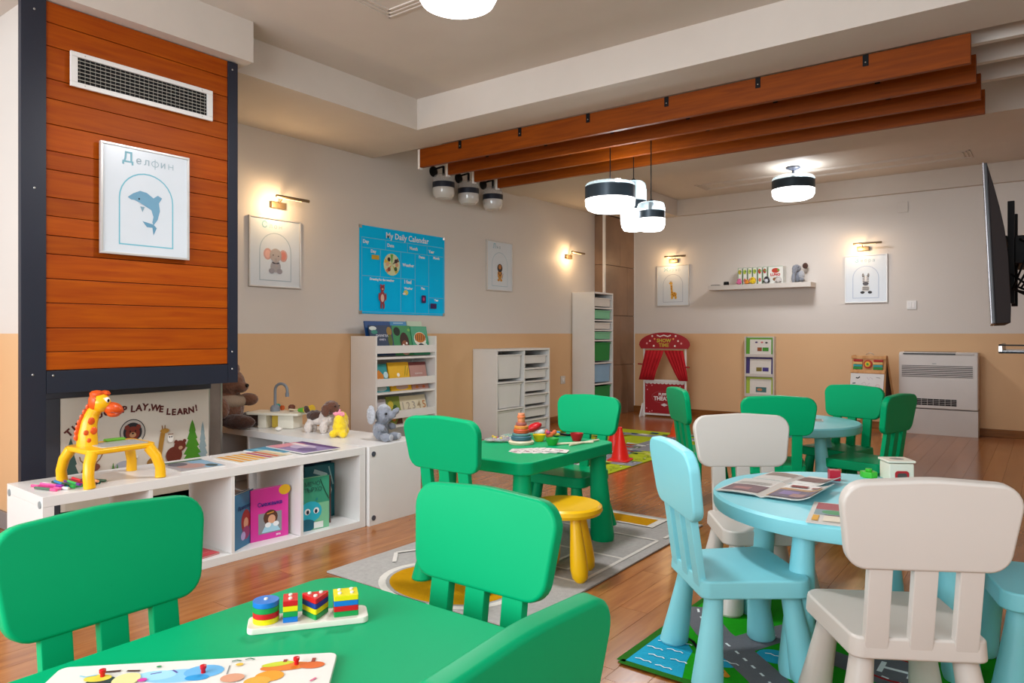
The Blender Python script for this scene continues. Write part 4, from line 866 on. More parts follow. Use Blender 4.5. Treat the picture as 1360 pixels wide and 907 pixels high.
rbook('green book with dark haired child on top tier of rack', .268, .055, .842, .21, .25, '2f8a4e', [U(.25, .8, .18, .15, '14241a'), U(.6, .45, .25, .32, '3a2218'), U(.6, .32, .18, .18, '8a5034'), U(.52, .34, .05, .04, 'f0e8e0'), U(.7, .4, .05, .04, 'f0e8e0'), U(.6, .1, .2, .1, 'c89a8a'), U(.9, .85, .08, .05, '7ab45a')])
rbook('green book with striped tiger at right of top tier of rack', .48, .05, .842, .195, .245, '3a9a72', [U(.5, .55, .38, .25, 'e8e4d8'), U(.5, .6, .33, .18, 'c8782a')] + [('l', [(.2 + k * .12, .5), (.25 + k * .12, .72)], .006, '26201c') for k in range(6)] + [U(.5, .28, .2, .12, '1c2a2e'), U(.5, .22, .1, .06, '7ab4c4'), U(.8, .3, .08, .1, 'd8e4e0')])
rbook('blue book rising behind the navy jungle book', .025, .10, .842, .27, .285, '1c4a86'); rbook('light blue book behind the green child book', .30, .10, .842, .19, .285, '3a8ac0', [('l', [(.2, .95), (.8, .95)], .01, '9ac4d8')]); rbook('pale green book behind the tiger book', .495, .10, .842, .18, .29, 'a8c8a4', [('p', rect(0, .85, 1, 1), 'c8d8c0')])
rbook('teal book with orange house at left of middle tier of rack', .02, .05, .554, .18, .225, '2a9aa0', [('p', [(.25, .25), (.25, .6), (.5, .8), (.75, .6), (.75, .25)], 'e08a2a'), U(.9, .6, .14, .12, 'c8e4ea'), U(.5, .12, .35, .1, 'b8c8c8'), ('l', [(.35, .3), (.38, .5), (.45, .35), (.5, .5)], .004, 'f0d8a0')])
rbook('yellow book with small bird in middle tier of rack', .215, .05, .554, .235, .235, 'e8b41c', [U(.45, .55, .07, .07, 'f4f0e4'), U(.45, .35, .04, .07, '3a5a3a'), U(.55, .12, .3, .1, 'c8a8a0'), U(.78, .28, .1, .08, 'd8642a'), ('l', [(.75, .5), (.85, .85)], .004, '5a8a2a'), ('l', [(.85, .5), (.95, .8)], .004, '5a8a2a'), U(.1, .2, .05, .04, 'f4f0e4')])
rbook('dusty pink book at right of middle tier of rack', .455, .05, .554, .20, .23, 'b88a80', [('p', rect(0, .88, 1, 1), '7a3a3a'), U(.3, .08, .1, .06, 'c87a3a'), U(.7, .08, .08, .05, 'c8643a')], (('приказки', .02, .5, .55, 'd8c0b8'),))
rbook('white book with purple lettering in lowest tier of rack', .02, .05, .281, .17, .215, 'c8c4cc', [U(.5, .2, .3, .12, '9aa4a8')], (('буквар', .034, .5, .6, '3a2a6a'),))
rbook('green and brown leaf book in lowest tier of rack', .195, .05, .281, .15, .23, '7a8a34', [U(.3, .7, .2, .15, 'c8b43a'), U(.6, .5, .2, .2, '3a5a24'), ('p', [(.5, 0), (1, 0), (1, .4)], '5a3426'), U(.4, .2, .15, .1, 'd88a3a')])
nb = rbook('cream wooden number board reading 1 2 3 4 5 in lowest tier of rack', .35, .045, .281, .31, .225, 'dcd0b4', None, (('1', .09, .1, .5, 'b4a898'), ('2', .09, .3, .5, 'b0a08c'), ('3', .09, .5, .5, 'a89e92'), ('4', .09, .7, .5, 'b09a7a'), ('5', .09, .9, .5, 'c07a3c')), tilt=16); nb['category'] = 'number board'

# ------------------------------------------------------------------ storage units with bins
def bin_(label, loc, W, Hh, D, m, group):
    """origin: top centre front; loc world; faces +x"""
    b = thing('storage_bin', label, 'bin', loc, R(90), group)
    w0 = W / 2; w1 = W / 2 - .022 * (Hh / .2 if Hh < .2 else 1.2) - .006
    MB().prism([(-w1, -Hh), (w1, -Hh), (w0 - .012, 0), (-w0 + .012, 0)], .006, D, 'y').build('tub', m, b, .004)
    MB().box(-w0, -.002, -.014, w0, D, 0).build('rim', m, b, .003)
    return b
def unit(name, label, y0, y1, z1, cols, div=()):
    u = thing(name, label, 'storage unit', (-4.2, y0, 0), R(90)); Wd = y1 - y0
    MB().box(0, 0, z1 - .02, Wd, .295, z1).build('top_panel', WHITE, u, .001); MB().box(.0185, 0.004, .0, Wd - .0185, .29, .03).build('bottom_panel', WHITE, u, .001)
    for x in (0, Wd - .018) + tuple(d - .009 for d in div): MB().box(x, 0.0, 0, x + .018, .294, z1 - .0205).build('side_panel', WHITE, u, .001)
    MB().box(.0185, .285, .03, Wd - .0185, .293, z1 - .021).build('back_panel', WHITE, u)
    for xa, xb, zs in cols:
        for z in zs: MB().box(xa, .0, z - .009, xb, .28, z + .006).build('runner_shelf', WHITE, u, .001)
    return u
unit('storage_unit', 'low white storage unit with two columns of white bins on left wall', 5.395, 6.305, .87, ((.0185, .445, (.545, .285)), (.4635, .8915, (.665, .533, .402, .27, .142))), (.4545,))
BM = mat('white_bin_plastic', 'dcdcda', .3)
for k, zt in enumerate((.815, .53, .27)): bin_('large white bin, %s in the left column of the low storage unit' % ['topmost', 'middle', 'lowest'][k], (-4.215, 5.395 + .231, zt), .40, .235, .26, BM, 'white bins in the low unit')
for k, zt in enumerate((.80, .65, .518, .387, .256, .127)): bin_('small white bin, %s in the right column of the low storage unit' % ['topmost', 'second from top', 'third from top', 'fourth from top', 'second from bottom', 'lowest'][k], (-4.215, 5.395 + .677, zt), .40, .085, .26, BM, 'white bins in the low unit')
unit('tall_storage_unit', 'tall narrow white storage unit with coloured bins by the tiled pier', 7.225, 7.685, 1.505, ((.0185, .4415, (1.32, 1.175, 1.06, .94, .675, .43, .19)),))
CB = {'w': mat('bin_white', 'd8d4cc', .35), 'lg': mat('bin_pale_green', '7cc49a', .35), 'g': mat('bin_green', '1c8a44', .35), 'b': mat('bin_light_blue', '8ab4d0', .35)}
for lab, zt, h, c in (('white bin, topmost in the tall unit', 1.44, .10, 'w'), ('pale green bin second from top in the tall unit', 1.295, .10, 'lg'), ('white bin between two green bins in the tall unit', 1.15, .075, 'w'), ('pale green bin fourth from top in the tall unit', 1.04, .085, 'lg'), ('deep green bin above the blue bin in the tall unit', .915, .215, 'g'), ('light blue deep bin in the tall unit', .655, .205, 'b'), ('green bin below the blue bin in the tall unit', .40, .19, 'g')):
    bin_(lab, (-4.215, 7.455, zt), .40, h, .26, CB[c], 'bins in the tall unit')

# ------------------------------------------------------------------ far wall: puppet theatre
RED = mat('theatre_red', 'a01420', .45); th = thing('puppet_theatre', 'red and white standing puppet theatre with curtains by the far wall', 'puppet theatre', (-3.735, 8.12, 0), R(3))
for x in (-.275, .255): MB().box(x, 0, 0, x + .02, .02, .86).build('post', WHITE, th, .002)
for z in (.02, .435, .83): MB().box(-.255, .001, z, .255, .019, z + .022).build('rail', WHITE, th, .002)
MB().box(-.254, .004, .043, .254, .012, .434).build('front_panel', RED, th)
arch = [(-.325, .845)] + [(-.30 * math.cos(R(a)), .885 + .16 * math.sin(R(a))) for a in range(0, 181, 10)] + [(.325, .845), (.29, .835), (-.29, .835)]
arch = [(-.30, .835), (.30, .835), (.325, .88)] + [(.325 * math.cos(R(a)), .885 + .15 * math.sin(R(a))) for a in range(10, 171, 10)] + [(-.325, .88)]
MB().prism(arch, -.014, .002, 'y').build('arched_header', RED, th, .001)
def curtain(x0, x1, xb0, xb1):
    mb = MB(); n = 24; v = []; rows = [(.815, x0, x1), (.70, x0 + (xb0 - x0) * .3, x1 + (xb1 - x1) * .35), (.55, x0 + (xb0 - x0) * .7, x1 + (xb1 - x1) * .8), (.45, xb0, xb1)]
    for z, a, b in rows:
        for i in range(n + 1): v.append((a + (b - a) * i / n, .026 + .008 * math.sin(i * 1.4), z))
    f = [(k * (n + 1) + i, k * (n + 1) + i + 1, (k + 1) * (n + 1) + i + 1, (k + 1) * (n + 1) + i) for k in range(3) for i in range(n)]
    o = mb.add(v, f).build('curtain', mat('curtain_red', 'b81420', .85, var=.12), th); s_ = o.modifiers.new('solid', 'SOLIDIFY'); s_.thickness = .002
    o.location.y = -.04
curtain(-.24, .0, -.33, -.13); curtain(.0, .24, .19, .30)
MB().tube([(-.34, -.01, .645), (-.25, -.01, .64)], .009, 8).build('tieback', RED, th); MB().tube([(.26, -.01, .62), (.32, -.01, .615)], .009, 8).build('tieback', RED, th)
sc = [('p', [(-.25 + .5 * k / 8, .434) for k in (0, 8)] + [(.25, .42), (-.25, .42)], 'd8d4d0')] + [('p', circ(-.225 + k * .05, .42, .025, .018, 14), 'd8d4d0') for k in range(10)]
sc += [('p', circ(x, z, .008, n=8), 'e89aa0') for x, z in ((-.23, .38), (-.16, .385), (-.22, .33), (.2, .38), (.23, .33), (-.23, .10), (-.16, .07), (.2, .08), (.22, .12), (-.19, .06), (.1, .06))]
sc += [('l', circ(0, .245, .16, .075, 30) + [(.16, .245)], .004, 'b85a60'), ('p', [(-.045, .15), (0, .13), (.045, .15), (0, .17)], 'e6dcdc')]
flat(th, sc, FRONT @ Matrix.Translation((0, 0, -.004)))
text(th, 'PUPPET', .045, 0, .262, ink('f0e2e2'), FRONT @ Matrix.Translation((0, 0, -.004)), off=.004, bold=.002); text(th, 'THEATRE', .065, 0, .205, ink('f0e2e2'), FRONT @ Matrix.Translation((0, 0, -.004)), off=.004, bold=.003)
Mh = FRONT @ Matrix.Translation((0, 0, .0142))
flat(th, [('p', circ(x, z, .012, n=10), c) for x, z, c in ((-.12, .955, 'e89a5a'), (.12, .955, 'e89a5a'), (-.18, .93, 'f0d8d0'), (.18, .93, 'f0d8d0'), (-.22, .90, 'e8a0a0'), (.22, .90, 'e8a0a0'), (-.15, .99, 'f0d8d0'), (.15, .99, 'f0d8d0'), (-.13, .87, 'f0e0d8'), (.14, .87, 'f0e0d8'))] + [('l', [(-.09, 1.0), (-.05, .985), (0, 1.0), (.05, .985), (.09, 1.0)], .014, 'e8d8d4')], Mh)
text(th, 'SHOW', .06, 0, .915, ink('c8b43a'), Mh, off=.003, bold=.002); text(th, 'TIME', .06, 0, .86, ink('c8a43a'), Mh, off=.003, bold=.002)
for x in (-.29, .26): MB().prism([(-.10, 0), (.12, 0), (.03, .16), (-.01, .16)], x, x + .014, 'x').build('foot', WHITE, th, .002)

# floating shelf with things
fs = thing('floating_shelf', 'white floating shelf with toys high on the far wall', 'shelf', (-3.27, 8.33, 1.54))
MB().box(0, 0, 0, 1.18, .219, .055).build('board', PWHITE, fs, .003)
AG = 'fruit picture game boxes on the floating shelf'
fruit = ['c8a83a', 'b8c04a', 'c8cc6a', 'b0bc4a', 'b8342a', 'a82a2a', 'b83a24']
for k in range(7):
    x = -2.93 + k * .058
    Wb = .045 if k < 6 else .17
    g = thing('game_box', ['first game box from left on the floating shelf with yellow fruit', 'second game box on the floating shelf with green fruit', 'third game box on the floating shelf with lime fruit', 'fourth game box on the floating shelf with pale green fruit', 'fifth game box on the floating shelf with red cherries', 'sixth game box on the floating shelf with dark red berries', 'widest game box showing its front with red fruit and lettering'][k], 'game box', (x, 8.41, 1.595), R(0), AG)
    MB().box(0, 0, 0, Wb, .12, .20).build('box', mat('box_white', 'e2e2da', .5), g, .001)
    flat(g, [('p', rect(.0, 0, .006, .2), '5a9a5a'), U(0, 0, .001, .001, 'ffffff'), ('p', circ(Wb * .52, .15, Wb * (.4 if k < 6 else .26), .028), fruit[k]), ('p', circ(Wb * .7, .155, .012, .012), '6a9a3a'), ('p', circ(Wb * .55, .05, Wb * (.35 if k < 6 else .22), .022), '8a5a34' if k > 5 else 'c86a5a'), ('p', rect(.002, .195, Wb, .2), '8aa88a')])
    if k == 6: text(g, 'LUNO', .04, Wb / 2, .09, ink('c01e2a'), off=.003, bold=.002)
for k, (lab, x, col, r) in enumerate((('pink round soft toy on the floating shelf', -2.90, 'd86a9a', .03), ('yellow plush chick on the floating shelf', -2.74, 'e8c41a', .035), ('orange small toy on the floating shelf beside the chick', -2.81, 'e08a2a', .025), ('black and white plush penguin on the floating shelf', -2.58, '26262c', .035), ('white fluffy toy on the floating shelf', -2.45, 'c8c2be', .035))):
    t = thing('plush_toy', lab, 'plush toy', (x, 8.365, 1.595), 0, 'small plush toys on the floating shelf')
    blob('body', fur('shelf_fur_' + col, col), t, [((0, 0, r), (r, r * .9, r)), ((0, -.006, r * 1.75), (r * .7, r * .7, r * .65)), ((-r * .8, -.01, r * .7), (r * .35, r * .5, r * .3)), ((r * .8, -.01, r * .7), (r * .35, r * .5, r * .3))], .006)
    dot(t, (-.008, -.006 - r * .68, r * 1.85), .0035); dot(t, (.008, -.006 - r * .68, r * 1.85), .0035)
    if col == '26262c': MB().ell((0, -r * .35, r * .95), (r * .75, r * .66, r * .8), 12).build('belly', mat('white_fur', 'c8ccd4', .9), t)
    if col == 'e8c41a': MB().ell((0, -.03, r * 1.7), (.006, .008, .004), 8).build('beak', OG, t)
t = thing('plush_elephant', 'large grey plush elephant at right end of the floating shelf', 'plush toy', (-2.26, 8.43, 1.595), R(25))
blob('body', GF, t, [((0, .01, .07), (.055, .05, .07)), ((-.01, -.01, .16), (.05, .05, .045)), ((-.04, -.05, .13), (.025, .025, .06)), ((-.05, -.055, .05), (.022, .022, .06)), ((.04, -.06, .03), (.025, .05, .025))], .007)
blob('belly', LG, t, [((.04, -.03, .085), (.035, .035, .05))], .007)
blob('ear', fur('dark_ear', '4a3028'), t, [((.085, .0, .19), (.032, .015, .035))], .006); dot(t, (0, -.06, .17), .006); dot(t, (-.04, -.055, .168), .005)
t = MB().lathe([(.03, 0), (.032, .012), (.03, .04), (.022, .042)], 16).build('jar', BLACK); t.location = (-3.06, 8.38, 1.595); tag(t, 'small black pot on the left part of the floating shelf', 'pot')
t = MB().box(-.05, -.03, 0, .05, .03, .008).build('remote_control', BLACK, None, .002); t.location = (-3.19, 8.38, 1.595); tag(t, 'flat black remote at left end of the floating shelf', 'remote')

# wall magazine rack
wr_ = thing('wall_magazine_rack', 'narrow white wall rack holding three picture magazines on the far wall', 'magazine rack', (-2.872, 8.45, .28))
MB().box(0, .085, 0, .342, .099, .705).build('back_board', PWHITE, wr_, .001)
for x in (0, .328): MB().box(x, .02, 0, x + .014, .0845, .705).build('side_panel', PWHITE, wr_, .001)
for z in (.0, .235, .465): MB().box(.0145, .02, z, .3275, .0845, z + .012).box(.0145, .012, z, .3275, .02, z + .035).build('pocket', PWHITE, wr_, .001)
for lab, z, c, a in (('green edged sheet in the top pocket of the wall rack', .478, '5a9a2a', [U(.3, .8, .06, .05, '4a3a6a'), U(.55, .8, .06, .05, 'c86a6a'), U(.75, .78, .06, .05, '3a3a3a'), ('p', rect(.35, .28, .55, .5), '8a4a24'), ('p', rect(.58, .28, .85, .5), '3a8a24')]), ('purple edged sheet in the middle pocket of the wall rack', .248, '3a2a6a', [('p', rect(.3, .25, .55, .48), '7a6a24'), ('p', rect(.58, .25, .85, .48), '3a2a7a')]), ('lime edged sheet in the bottom pocket of the wall rack', .013, 'a0b83a', [('p', rect(.28, .2, .75, .5), '3a6a6a'), U(.45, .35, .12, .08, 'b87a4a')])):
    b = thing('picture_sheet', lab, 'magazine', (-2.855, 8.475, .28 + z), 0, 'picture sheets in the wall rack', R(-4))
    MB().box(0, 0, 0, .305, .008, .215).build('sheet', mat('sheet_' + c, c, .5), b)
    flat(b, [('p', [(u * .305, v * .215) for u, v in rect(.14, .08, .95, .9)], 'd8d4cc')] + [(q[0], [(.04 + u * .26, v * .2) for u, v in q[1]]) + q[2:] for q in a])

# easel
es = thing('easel', 'small wooden folding easel with whiteboard and abacus by the far wall', 'easel', (-1.46, 7.86, 0), R(-14))
for sx in (-1, 1):
    MB().tube([(sx * .185, -.02, 0), (sx * .155, .11, .80)], .013, 8).build('leg', EASELWOOD, es)
    MB().tube([(sx * .185, .36, 0), (sx * .155, .13, .80)], .012, 8).build('leg', EASELWOOD, es)
te = Matrix.Translation((0, -.035, 0)) @ Matrix.Rotation(R(-9.2), 4, 'X')
MB().box(-.165, -.006, .26, .165, .006, .625, te).build('whiteboard', mat('whiteboard', 'dcdad8', .2), es, .001)
for z in (.775, .63, .235): MB().box(-.172, -.010, z, .172, .010, z + .03, te).build('rail', EASELWOOD, es, .002)
MB().box(-.15, .0, .665, .15, .004, .77, te).build('abacus_backing', EASELWOOD, es)
for sx in (-1, 1):
    for k, c in enumerate(('1e8a3a', '2a9a9a', 'd8b06a', 'a82424')):
        MB().box(sx * .10 - .045, -.012, .667 + k * .026, sx * .10 + .045, .002, .667 + k * .026 + .022, te).build('colour_bar', mat('bar_' + c, c, .45), es, .002)
MB().lathe([(.042, 0), (.042, .012)], 24, te @ FRONT @ Matrix.Translation((0, .72, 0))).build('dial', mat('dial_red', 'b02a20', .45), es)
MB().lathe([(.028, .012), (.028, .015)], 24, te @ FRONT @ Matrix.Translation((0, .72, 0))).build('dial_face', mat('dial_yellow', 'd8b43a', .45), es)
MB().lathe([(.012, .015), (.012, .018)], 16, te @ FRONT @ Matrix.Translation((0, .72, 0))).build('dial_centre', mat('dial_green', '4a9a3a', .45), es)
MB().prism([(.10, .25), (.345, .25), (.145, .75), (.13, .75)], .15, .156, 'x').build('side_board', mat('chalkboard', '3a2418', .6), es)
MB().tube([(-.04 + .01 * k, .12, .805 + .02 * math.sin(PI * k / 8)) for k in range(9)], .003, 6).build('rope_handle', METAL, es)
flat(es, [('l', [(-.11, .58), (-.09, .575), (-.07, .59)], .012, '26262c'), ('l', [(-.14, .52), (-.11, .525)], .010, '2a5a5a'), ('l', [(.0, .59), (.02, .56), (.03, .59), (.06, .57)], .004, 'b8a8b8'), ('l', [(-.05, .52), (-.02, .54), (.0, .5), (.03, .53)], .004, 'b8b0b0'), ('l', [(.09, .59), (.13, .585)], .005, '8a8a90'), ('p', circ(.06, .45, .008, n=8), '26262c'), ('l', circ(.11, .5, .02, n=12) + [(.13, .5)], .003, 'c89898')], te @ FRONT @ Matrix.Translation((0, 0, .006)))

# air conditioner on white plinth
ac = thing('floor_air_conditioner', 'white floor air conditioner unit against the far wall', 'air conditioner', (-1.225, 8.33, .262))
AW = .69
MB().prism([(0, 0), (.2, 0), (.2, .57), (.03, .57), (0, .545)], 0, AW, 'x').build('casing', mat('ac_white', 'cfc9c4', .35), ac, .012, 3)
MB().box(.045, .03, .567, .50, .12, .573).build('top_outlet', BLACK, ac); MB().box(.04, -.003, .546, .50, .04, .560).build('outlet_flap', mat('ac_dark', '1c1a19', .4), ac)
MB().box(.505, -.003, .545, .655, .03, .560).build('control_panel', mat('ac_panel', 'bdb8b4', .4), ac, .002)
for k in range(6): MB().box(.028, -.006, .326 + k * .0185, .645, .0, .3365 + k * .0185).build('louvre', mat('ac_louvre', 'c2bcb8', .4), ac)
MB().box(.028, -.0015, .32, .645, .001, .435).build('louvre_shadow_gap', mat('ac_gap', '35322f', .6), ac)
MB().box(.045, -.002, .035, .51, .001, .10).build('lower_outlet', BLACK, ac)
for k in range(9): MB().box(.05 + k * .0515, -.005, .035, .053 + k * .0515, -.001, .10).build('grille_bar', mat('ac_louvre', 'c2bcb8', .4), ac)
for z in (.05, .068, .085): MB().box(.045, -.006, z, .51, -.003, z + .003).build('grille_bar', mat('ac_louvre', 'c2bcb8', .4), ac)
MB().box(.30, -.002, .452, .335, .0, .458).build('badge', GREYM, ac)
pbx = thing('plinth', 'white box plinth under the floor air conditioner', 'plinth', (-1.19, 8.33, 0), R(0))
MB().box(0, 0, 0, .655, .205, .255).build('front_box', mat('plinth_white', 'c9c2bd', .5), pbx, .002)

# television on bracket
tv = thing('television', 'black flat television seen from its side on wall bracket at right', 'television', (-.158, 3.28, 1.058))
# local: x along screen width (towards +y world), screen faces local -y -> world -x after turn; built facing +y back
tv.rotation_euler = (R(-2.6), 0, R(93.2))
def TVM(): return None
MB().box(0, -.004, 0, 1.03, .006, .615).build('panel', mat('tv_black', '141014', .3), tv, .002)
MB().box(-.002, .0062, 0, 1.032, .011, .617).build('bezel', mat('tv_bezel', '8a8688', .25, metal=.6), tv, .001)
MB().box(.008, .0112, .012, 1.022, .0122, .607).build('screen', mat('tv_screen', '08080a', .12), tv)
MB().prism([(-.004, .0), (-.050, .0), (-.054, .06), (-.054, .26), (-.047, .36), (-.036, .44), (-.022, .52), (-.008, .59), (-.004, .61)], .004, 1.026, 'x').build('rear_housing', mat('tv_brown_black', '1c1210', .5, spec=.15), tv, .004)
br = thing('tv_bracket', 'black steel television wall bracket with long rails', 'bracket', (-.06, 3.75, 1.15))
ZB = 0
for dy in (0, .42): MB().box(-.075, dy, 0, -.05, dy + .03, .44).build('rail', BLACK, br, .002)
MB().box(-.12, -.02, .27, -.0755, .47, .29).box(-.12, -.02, .08, -.0755, .47, .10).build('crossbar', BLACK, br)
MB().box(-.0495, .0, .17, .32, .40, .29).build('arm_box', BLACK, br, .004)
MB().box(.32, .10, .24, 1.26, .16, .31).build('arm', BLACK, br, .003)
MB().box(1.235, .0, .10, 1.259, .30, .46).build('wall_plate', BLACK, br, .003)
for k in range(6):
    random.seed(30 + k); x, y, z = -.09, 3.72 + .02 * k, 1.42 - .02 * k; pts = []
    for q in range(14):
        t_ = q / 13; pts.append((x + .16 * t_ + .05 * math.sin(q * 1.3 + k), y + .10 * math.sin(q * .9 + k * 2), z - .30 * math.sin(PI * t_ * (.8 + .1 * k)) - .05 * t_ + .03 * math.sin(q * 1.7 + k)))
    tag(MB().tube(pts, .0045, 6).build('cable', BLACK), 'tangled black cables hanging behind the television', 'cable', 'cables behind the television')
random.seed(11)
ws = thing('media_shelf', 'slim dark edged wall shelf below the television at right edge', 'shelf', (-.13, 3.02, .955))
MB().box(0, 0, .0, 1.33, .30, .006).build('glass_shelf', mat('smoked_glass', '8a8c92', .1, trans=.5, var=0), ws)
MB().box(-.004, -.004, .022, 1.33, .005, .027).build('top_rail', BLACK, ws); MB().box(-.004, -.004, -.004, 1.33, .004, .002).build('front_edge', BLACK, ws)
MB().box(-.004, -.004, -.004, .006, .3, .027).build('end_rail', METAL, ws)

# ------------------------------------------------------------------ toys on the nearest green table
Z = .48
WOODL = mat('birch', 'e6dfd2', .5, var=.08, scale=25)
sb = thing('sorting_board', 'pale wooden board carrying four stacks of shape blocks on nearest green table', 'toy', (-1.105, .848, Z), R(53))
sb.scale = (.86, .86, .86)
MB().prism(roundpoly(rect(-.125, -.037, .125, .037), .014, 5), 0, .014).build('board', WOODL, sb, .003)
CBk = {'r': mat('block_red', 'cc1420', .35), 'b': mat('block_blue', '1874c8', .35), 'y': mat('block_yellow', 'e8d80e', .35), 'g': mat('block_green', '18964a', .35), 'n': mat('block_navy', '1e3a8a', .35)}
KC = {'r': 'red', 'b': 'blue', 'y': 'yellow', 'g': 'green', 'n': 'navy'}
BM4 = Matrix.Translation((-1.105, .848, Z + .012)) @ Matrix.Rotation(R(53), 4, 'Z') @ Matrix.Diagonal((.86, .86, .86, 1))
sx4 = [-.088, -.038, .014, .078]
shapes4 = [('round', circ(0, 0, .027, n=32), 'yrgb', [(0, 0)]), ('rectangular', rect(-.015, -.024, .015, .024), 'bgyr', [(0, -.011), (0, .011)]), ('triangular', roundpoly([(-.031, .02), (.0, -.031), (.031, .02)][::1], .004, 3), 'gynr', [(-.012, .010), (.012, .010), (0, -.010)]), ('square', roundpoly(rect(-.026, -.024, .026, .024), .002, 2), 'grby', [(-.013, -.010), (.013, -.010), (-.013, .012), (.013, .012)])]
for x, (nm, P, cols, pegs) in zip(sx4, shapes4):
    hb = .0115
    for k, c in enumerate(cols):
        pos = BM4 @ Vector((x, 0, k * hb + .0002)); pre = 'top' if k == 3 else ('bottom' if k == 0 else ('second' if k == 1 else 'third'))
        o = MB().prism(P, 0, hb - .0004).build('block', CBk[c], None, .0008); o.location = pos; o.rotation_euler.z = R(53); o.scale = (.86, .86, .86)
        tag(o, '%s %s wooden block, %s of its stack on the sorting board' % (KC[c], nm, pre + (' layer' if k in (1, 2) else '')), 'block', 'shape blocks on the sorting board')
    for (a, b_) in pegs:
        p = MB().lathe([(.0042, .014), (.0042, .0625), (.003, .0635)], 12, Matrix.Translation((x + a, b_, 0))).build('peg', WOODL, sb)
pz = thing('peg_puzzle', 'white wooden animal puzzle board at bottom edge of nearest table', 'puzzle', (-.972, .688, Z), R(44.0))
PZW, PZH = .43, .24
MB().prism(roundpoly(rect(-PZW + 0, -PZH + 0, 0, 0), .014, 5), 0, .009, M=Matrix.Translation((.085, .055, 0))).build('board', mat('puzzle_white', 'e8e4dc', .4), pz, .002)
Mp = Matrix.Translation((.085, .055, .009))
sh = [('p', circ(-.235, -.055, .055, .022, 20), '8cc8ea'), ('p', circ(-.20, -.045, .03, .022), '6ab4e4'), ('p', circ(-.27, -.05, .03, .016), 'a4d8f0'), ('p', circ(-.205, -.065, .018, .010), '2a9ad8'), ('l', [(-.28, -.045), (-.265, -.04)], .003, '5a4aa0'), ('l', [(-.25, -.035), (-.24, -.045)], .003, '5a4aa0'), ('l', [(-.165, -.03), (-.162, -.06)], .002, '8a8a88'),
      ('p', circ(-.075, -.045, .040, .014, 18, .1), 'e07a1e'), ('p', circ(-.035, -.045, .020, .012), 'd8641a'), ('p', circ(-.095, -.075, .022, .018), 'e89a1e'), ('p', circ(-.09, -.035, .025, .008, 14, .2), 'c8d02a'), ('l', [(-.08, -.03), (-.08, -.02)], .006, '9a3a24'), ('l', [(-.035, -.034), (-.035, -.02)], .006, '9a3a24'), ('p', circ(-.11, -.09, .02, .015), 'e0a83a'), ('l', [(-.022, -.09), (-.03, -.10)], .004, 'd86a8a'),
      ('l', [(-.36, -.03), (-.33, -.028)], .005, '4a2420'), ('l', [(-.32, -.03), (-.30, -.032)], .005, '4a2420'), ('p', circ(-.345, -.065, .022, .02), '2a3a3a'), ('p', circ(-.31, -.06, .02, .022), 'e8dc9a'), ('p', circ(-.355, -.05, .02, .012), 'e6d44a'), ('p', circ(-.15, -.075, .018, .014), 'd89a7a'), ('p', circ(-.15, -.03, .006, .005), 'e8b83a'), ('l', [(-.165, -.018), (-.158, -.014), (-.15, -.018)], .003, '2a6a4a'), ('l', [(-.145, -.014), (-.138, -.010), (-.13, -.015)], .003, '2a6a4a'), ('p', circ(-.275, -.022, .004, .003), '2a8a4a'), ('p', circ(-.285, -.065, .007, .006), 'd83aa0'), ('l', [(-.385, -.04), (-.375, -.045), (-.36, -.04)], .003, '8ac8d8'), ('p', circ(-.24, -.15, .08, .05), '8ab83a'), ('p', circ(-.09, -.16, .06, .05), 'c86a3a'), ('p', circ(-.34, -.15, .04, .05), 'd83a5a')]
flat(pz, sh, Mp, step=.00006)
for x, y in ((-.35, -.045), (-.2, -.05), (-.06, -.04), (-.24, -.15), (-.09, -.15), (-.34, -.14)): MB().lathe([(.0035, 0), (.0035, .006), (.005, .008), (.005, .012), (.003, .013)], 12, Mp @ Matrix.Translation((x, y, 0))).build('peg', CBk['r'], pz)

Z = .4894
# ------------------------------------------------------------------ toys on the second green table
sr = thing('stacking_rings', 'wooden tower of coloured stacking rings on second green table', 'toy', (-2.03, 2.80, Z))
MB().lathe([(.058, 0), (.062, .006), (.062, .012), (.056, .018)], 32).build('base', PALEWOOD, sr)
z = .018
for r, h, c in ((.050, .022, '3a6474'), (.044, .012, '5a8a8a'), (.038, .020, 'c8502a'), (.034, .016, 'dc8a3a'), (.026, .015, 'a05a54'), (.018, .020, 'e0885a'), (.020, .012, 'dc7848'), (.017, .012, 'e08a60')):
    MB().lathe([(r * .9, z), (r, z + h * .2), (r, z + h * .8), (r * .9, z + h)], 28).build('ring', mat('ring_' + c, c, .5), sr); z += h
def bowl(label, x, y, c, r=.032, h=.034, c2=None, zz=.4894):
    t = thing('toy_bowl', label, 'toy bowl', (x, y, zz), 0, 'toy bowls on the second green table')
    MB().lathe([(.001, .001), (r * .62, 0), (r * .9, h * .6), (r, h), (r * .93, h), (r * .82, h * .6), (r * .5, .004), (.001, .004)], 28, cap=False).build('bowl', mat('bowl_' + c, c, .4), t)
    if c2: MB().lathe([(.001, h * .75), (r * .9, h * .78)], 24, cap=False).build('filling', mat('bowl_' + c2, c2, .5), t)
bowl('yellow toy bowl right of the stacking rings', -2.005, 2.915, 'e8cc14'); bowl('green toy bowl with purple filling in the middle of second table', -1.885, 2.85, '2aa43a', c2='7a4aa0')
bowl('red toy bowl nearest the right edge of second table', -1.865, 3.04, 'b01420', .033, .038); bowl('light blue toy bowl at far side of second table', -2.055, 3.12, '3a9ac8', .036, .02)
t = thing('toy_animal', 'small orange and pink rubber toy between green and blue bowls', 'toy', (-2.0, 3.0, Z)); blob('body', mat('orange_rubber', 'd86a3a', .5), t, [((0, 0, .02), (.02, .018, .02)), ((.02, .015, .035), (.012, .012, .014)), ((-.018, .0, .03), (.010, .010, .02))], .004)
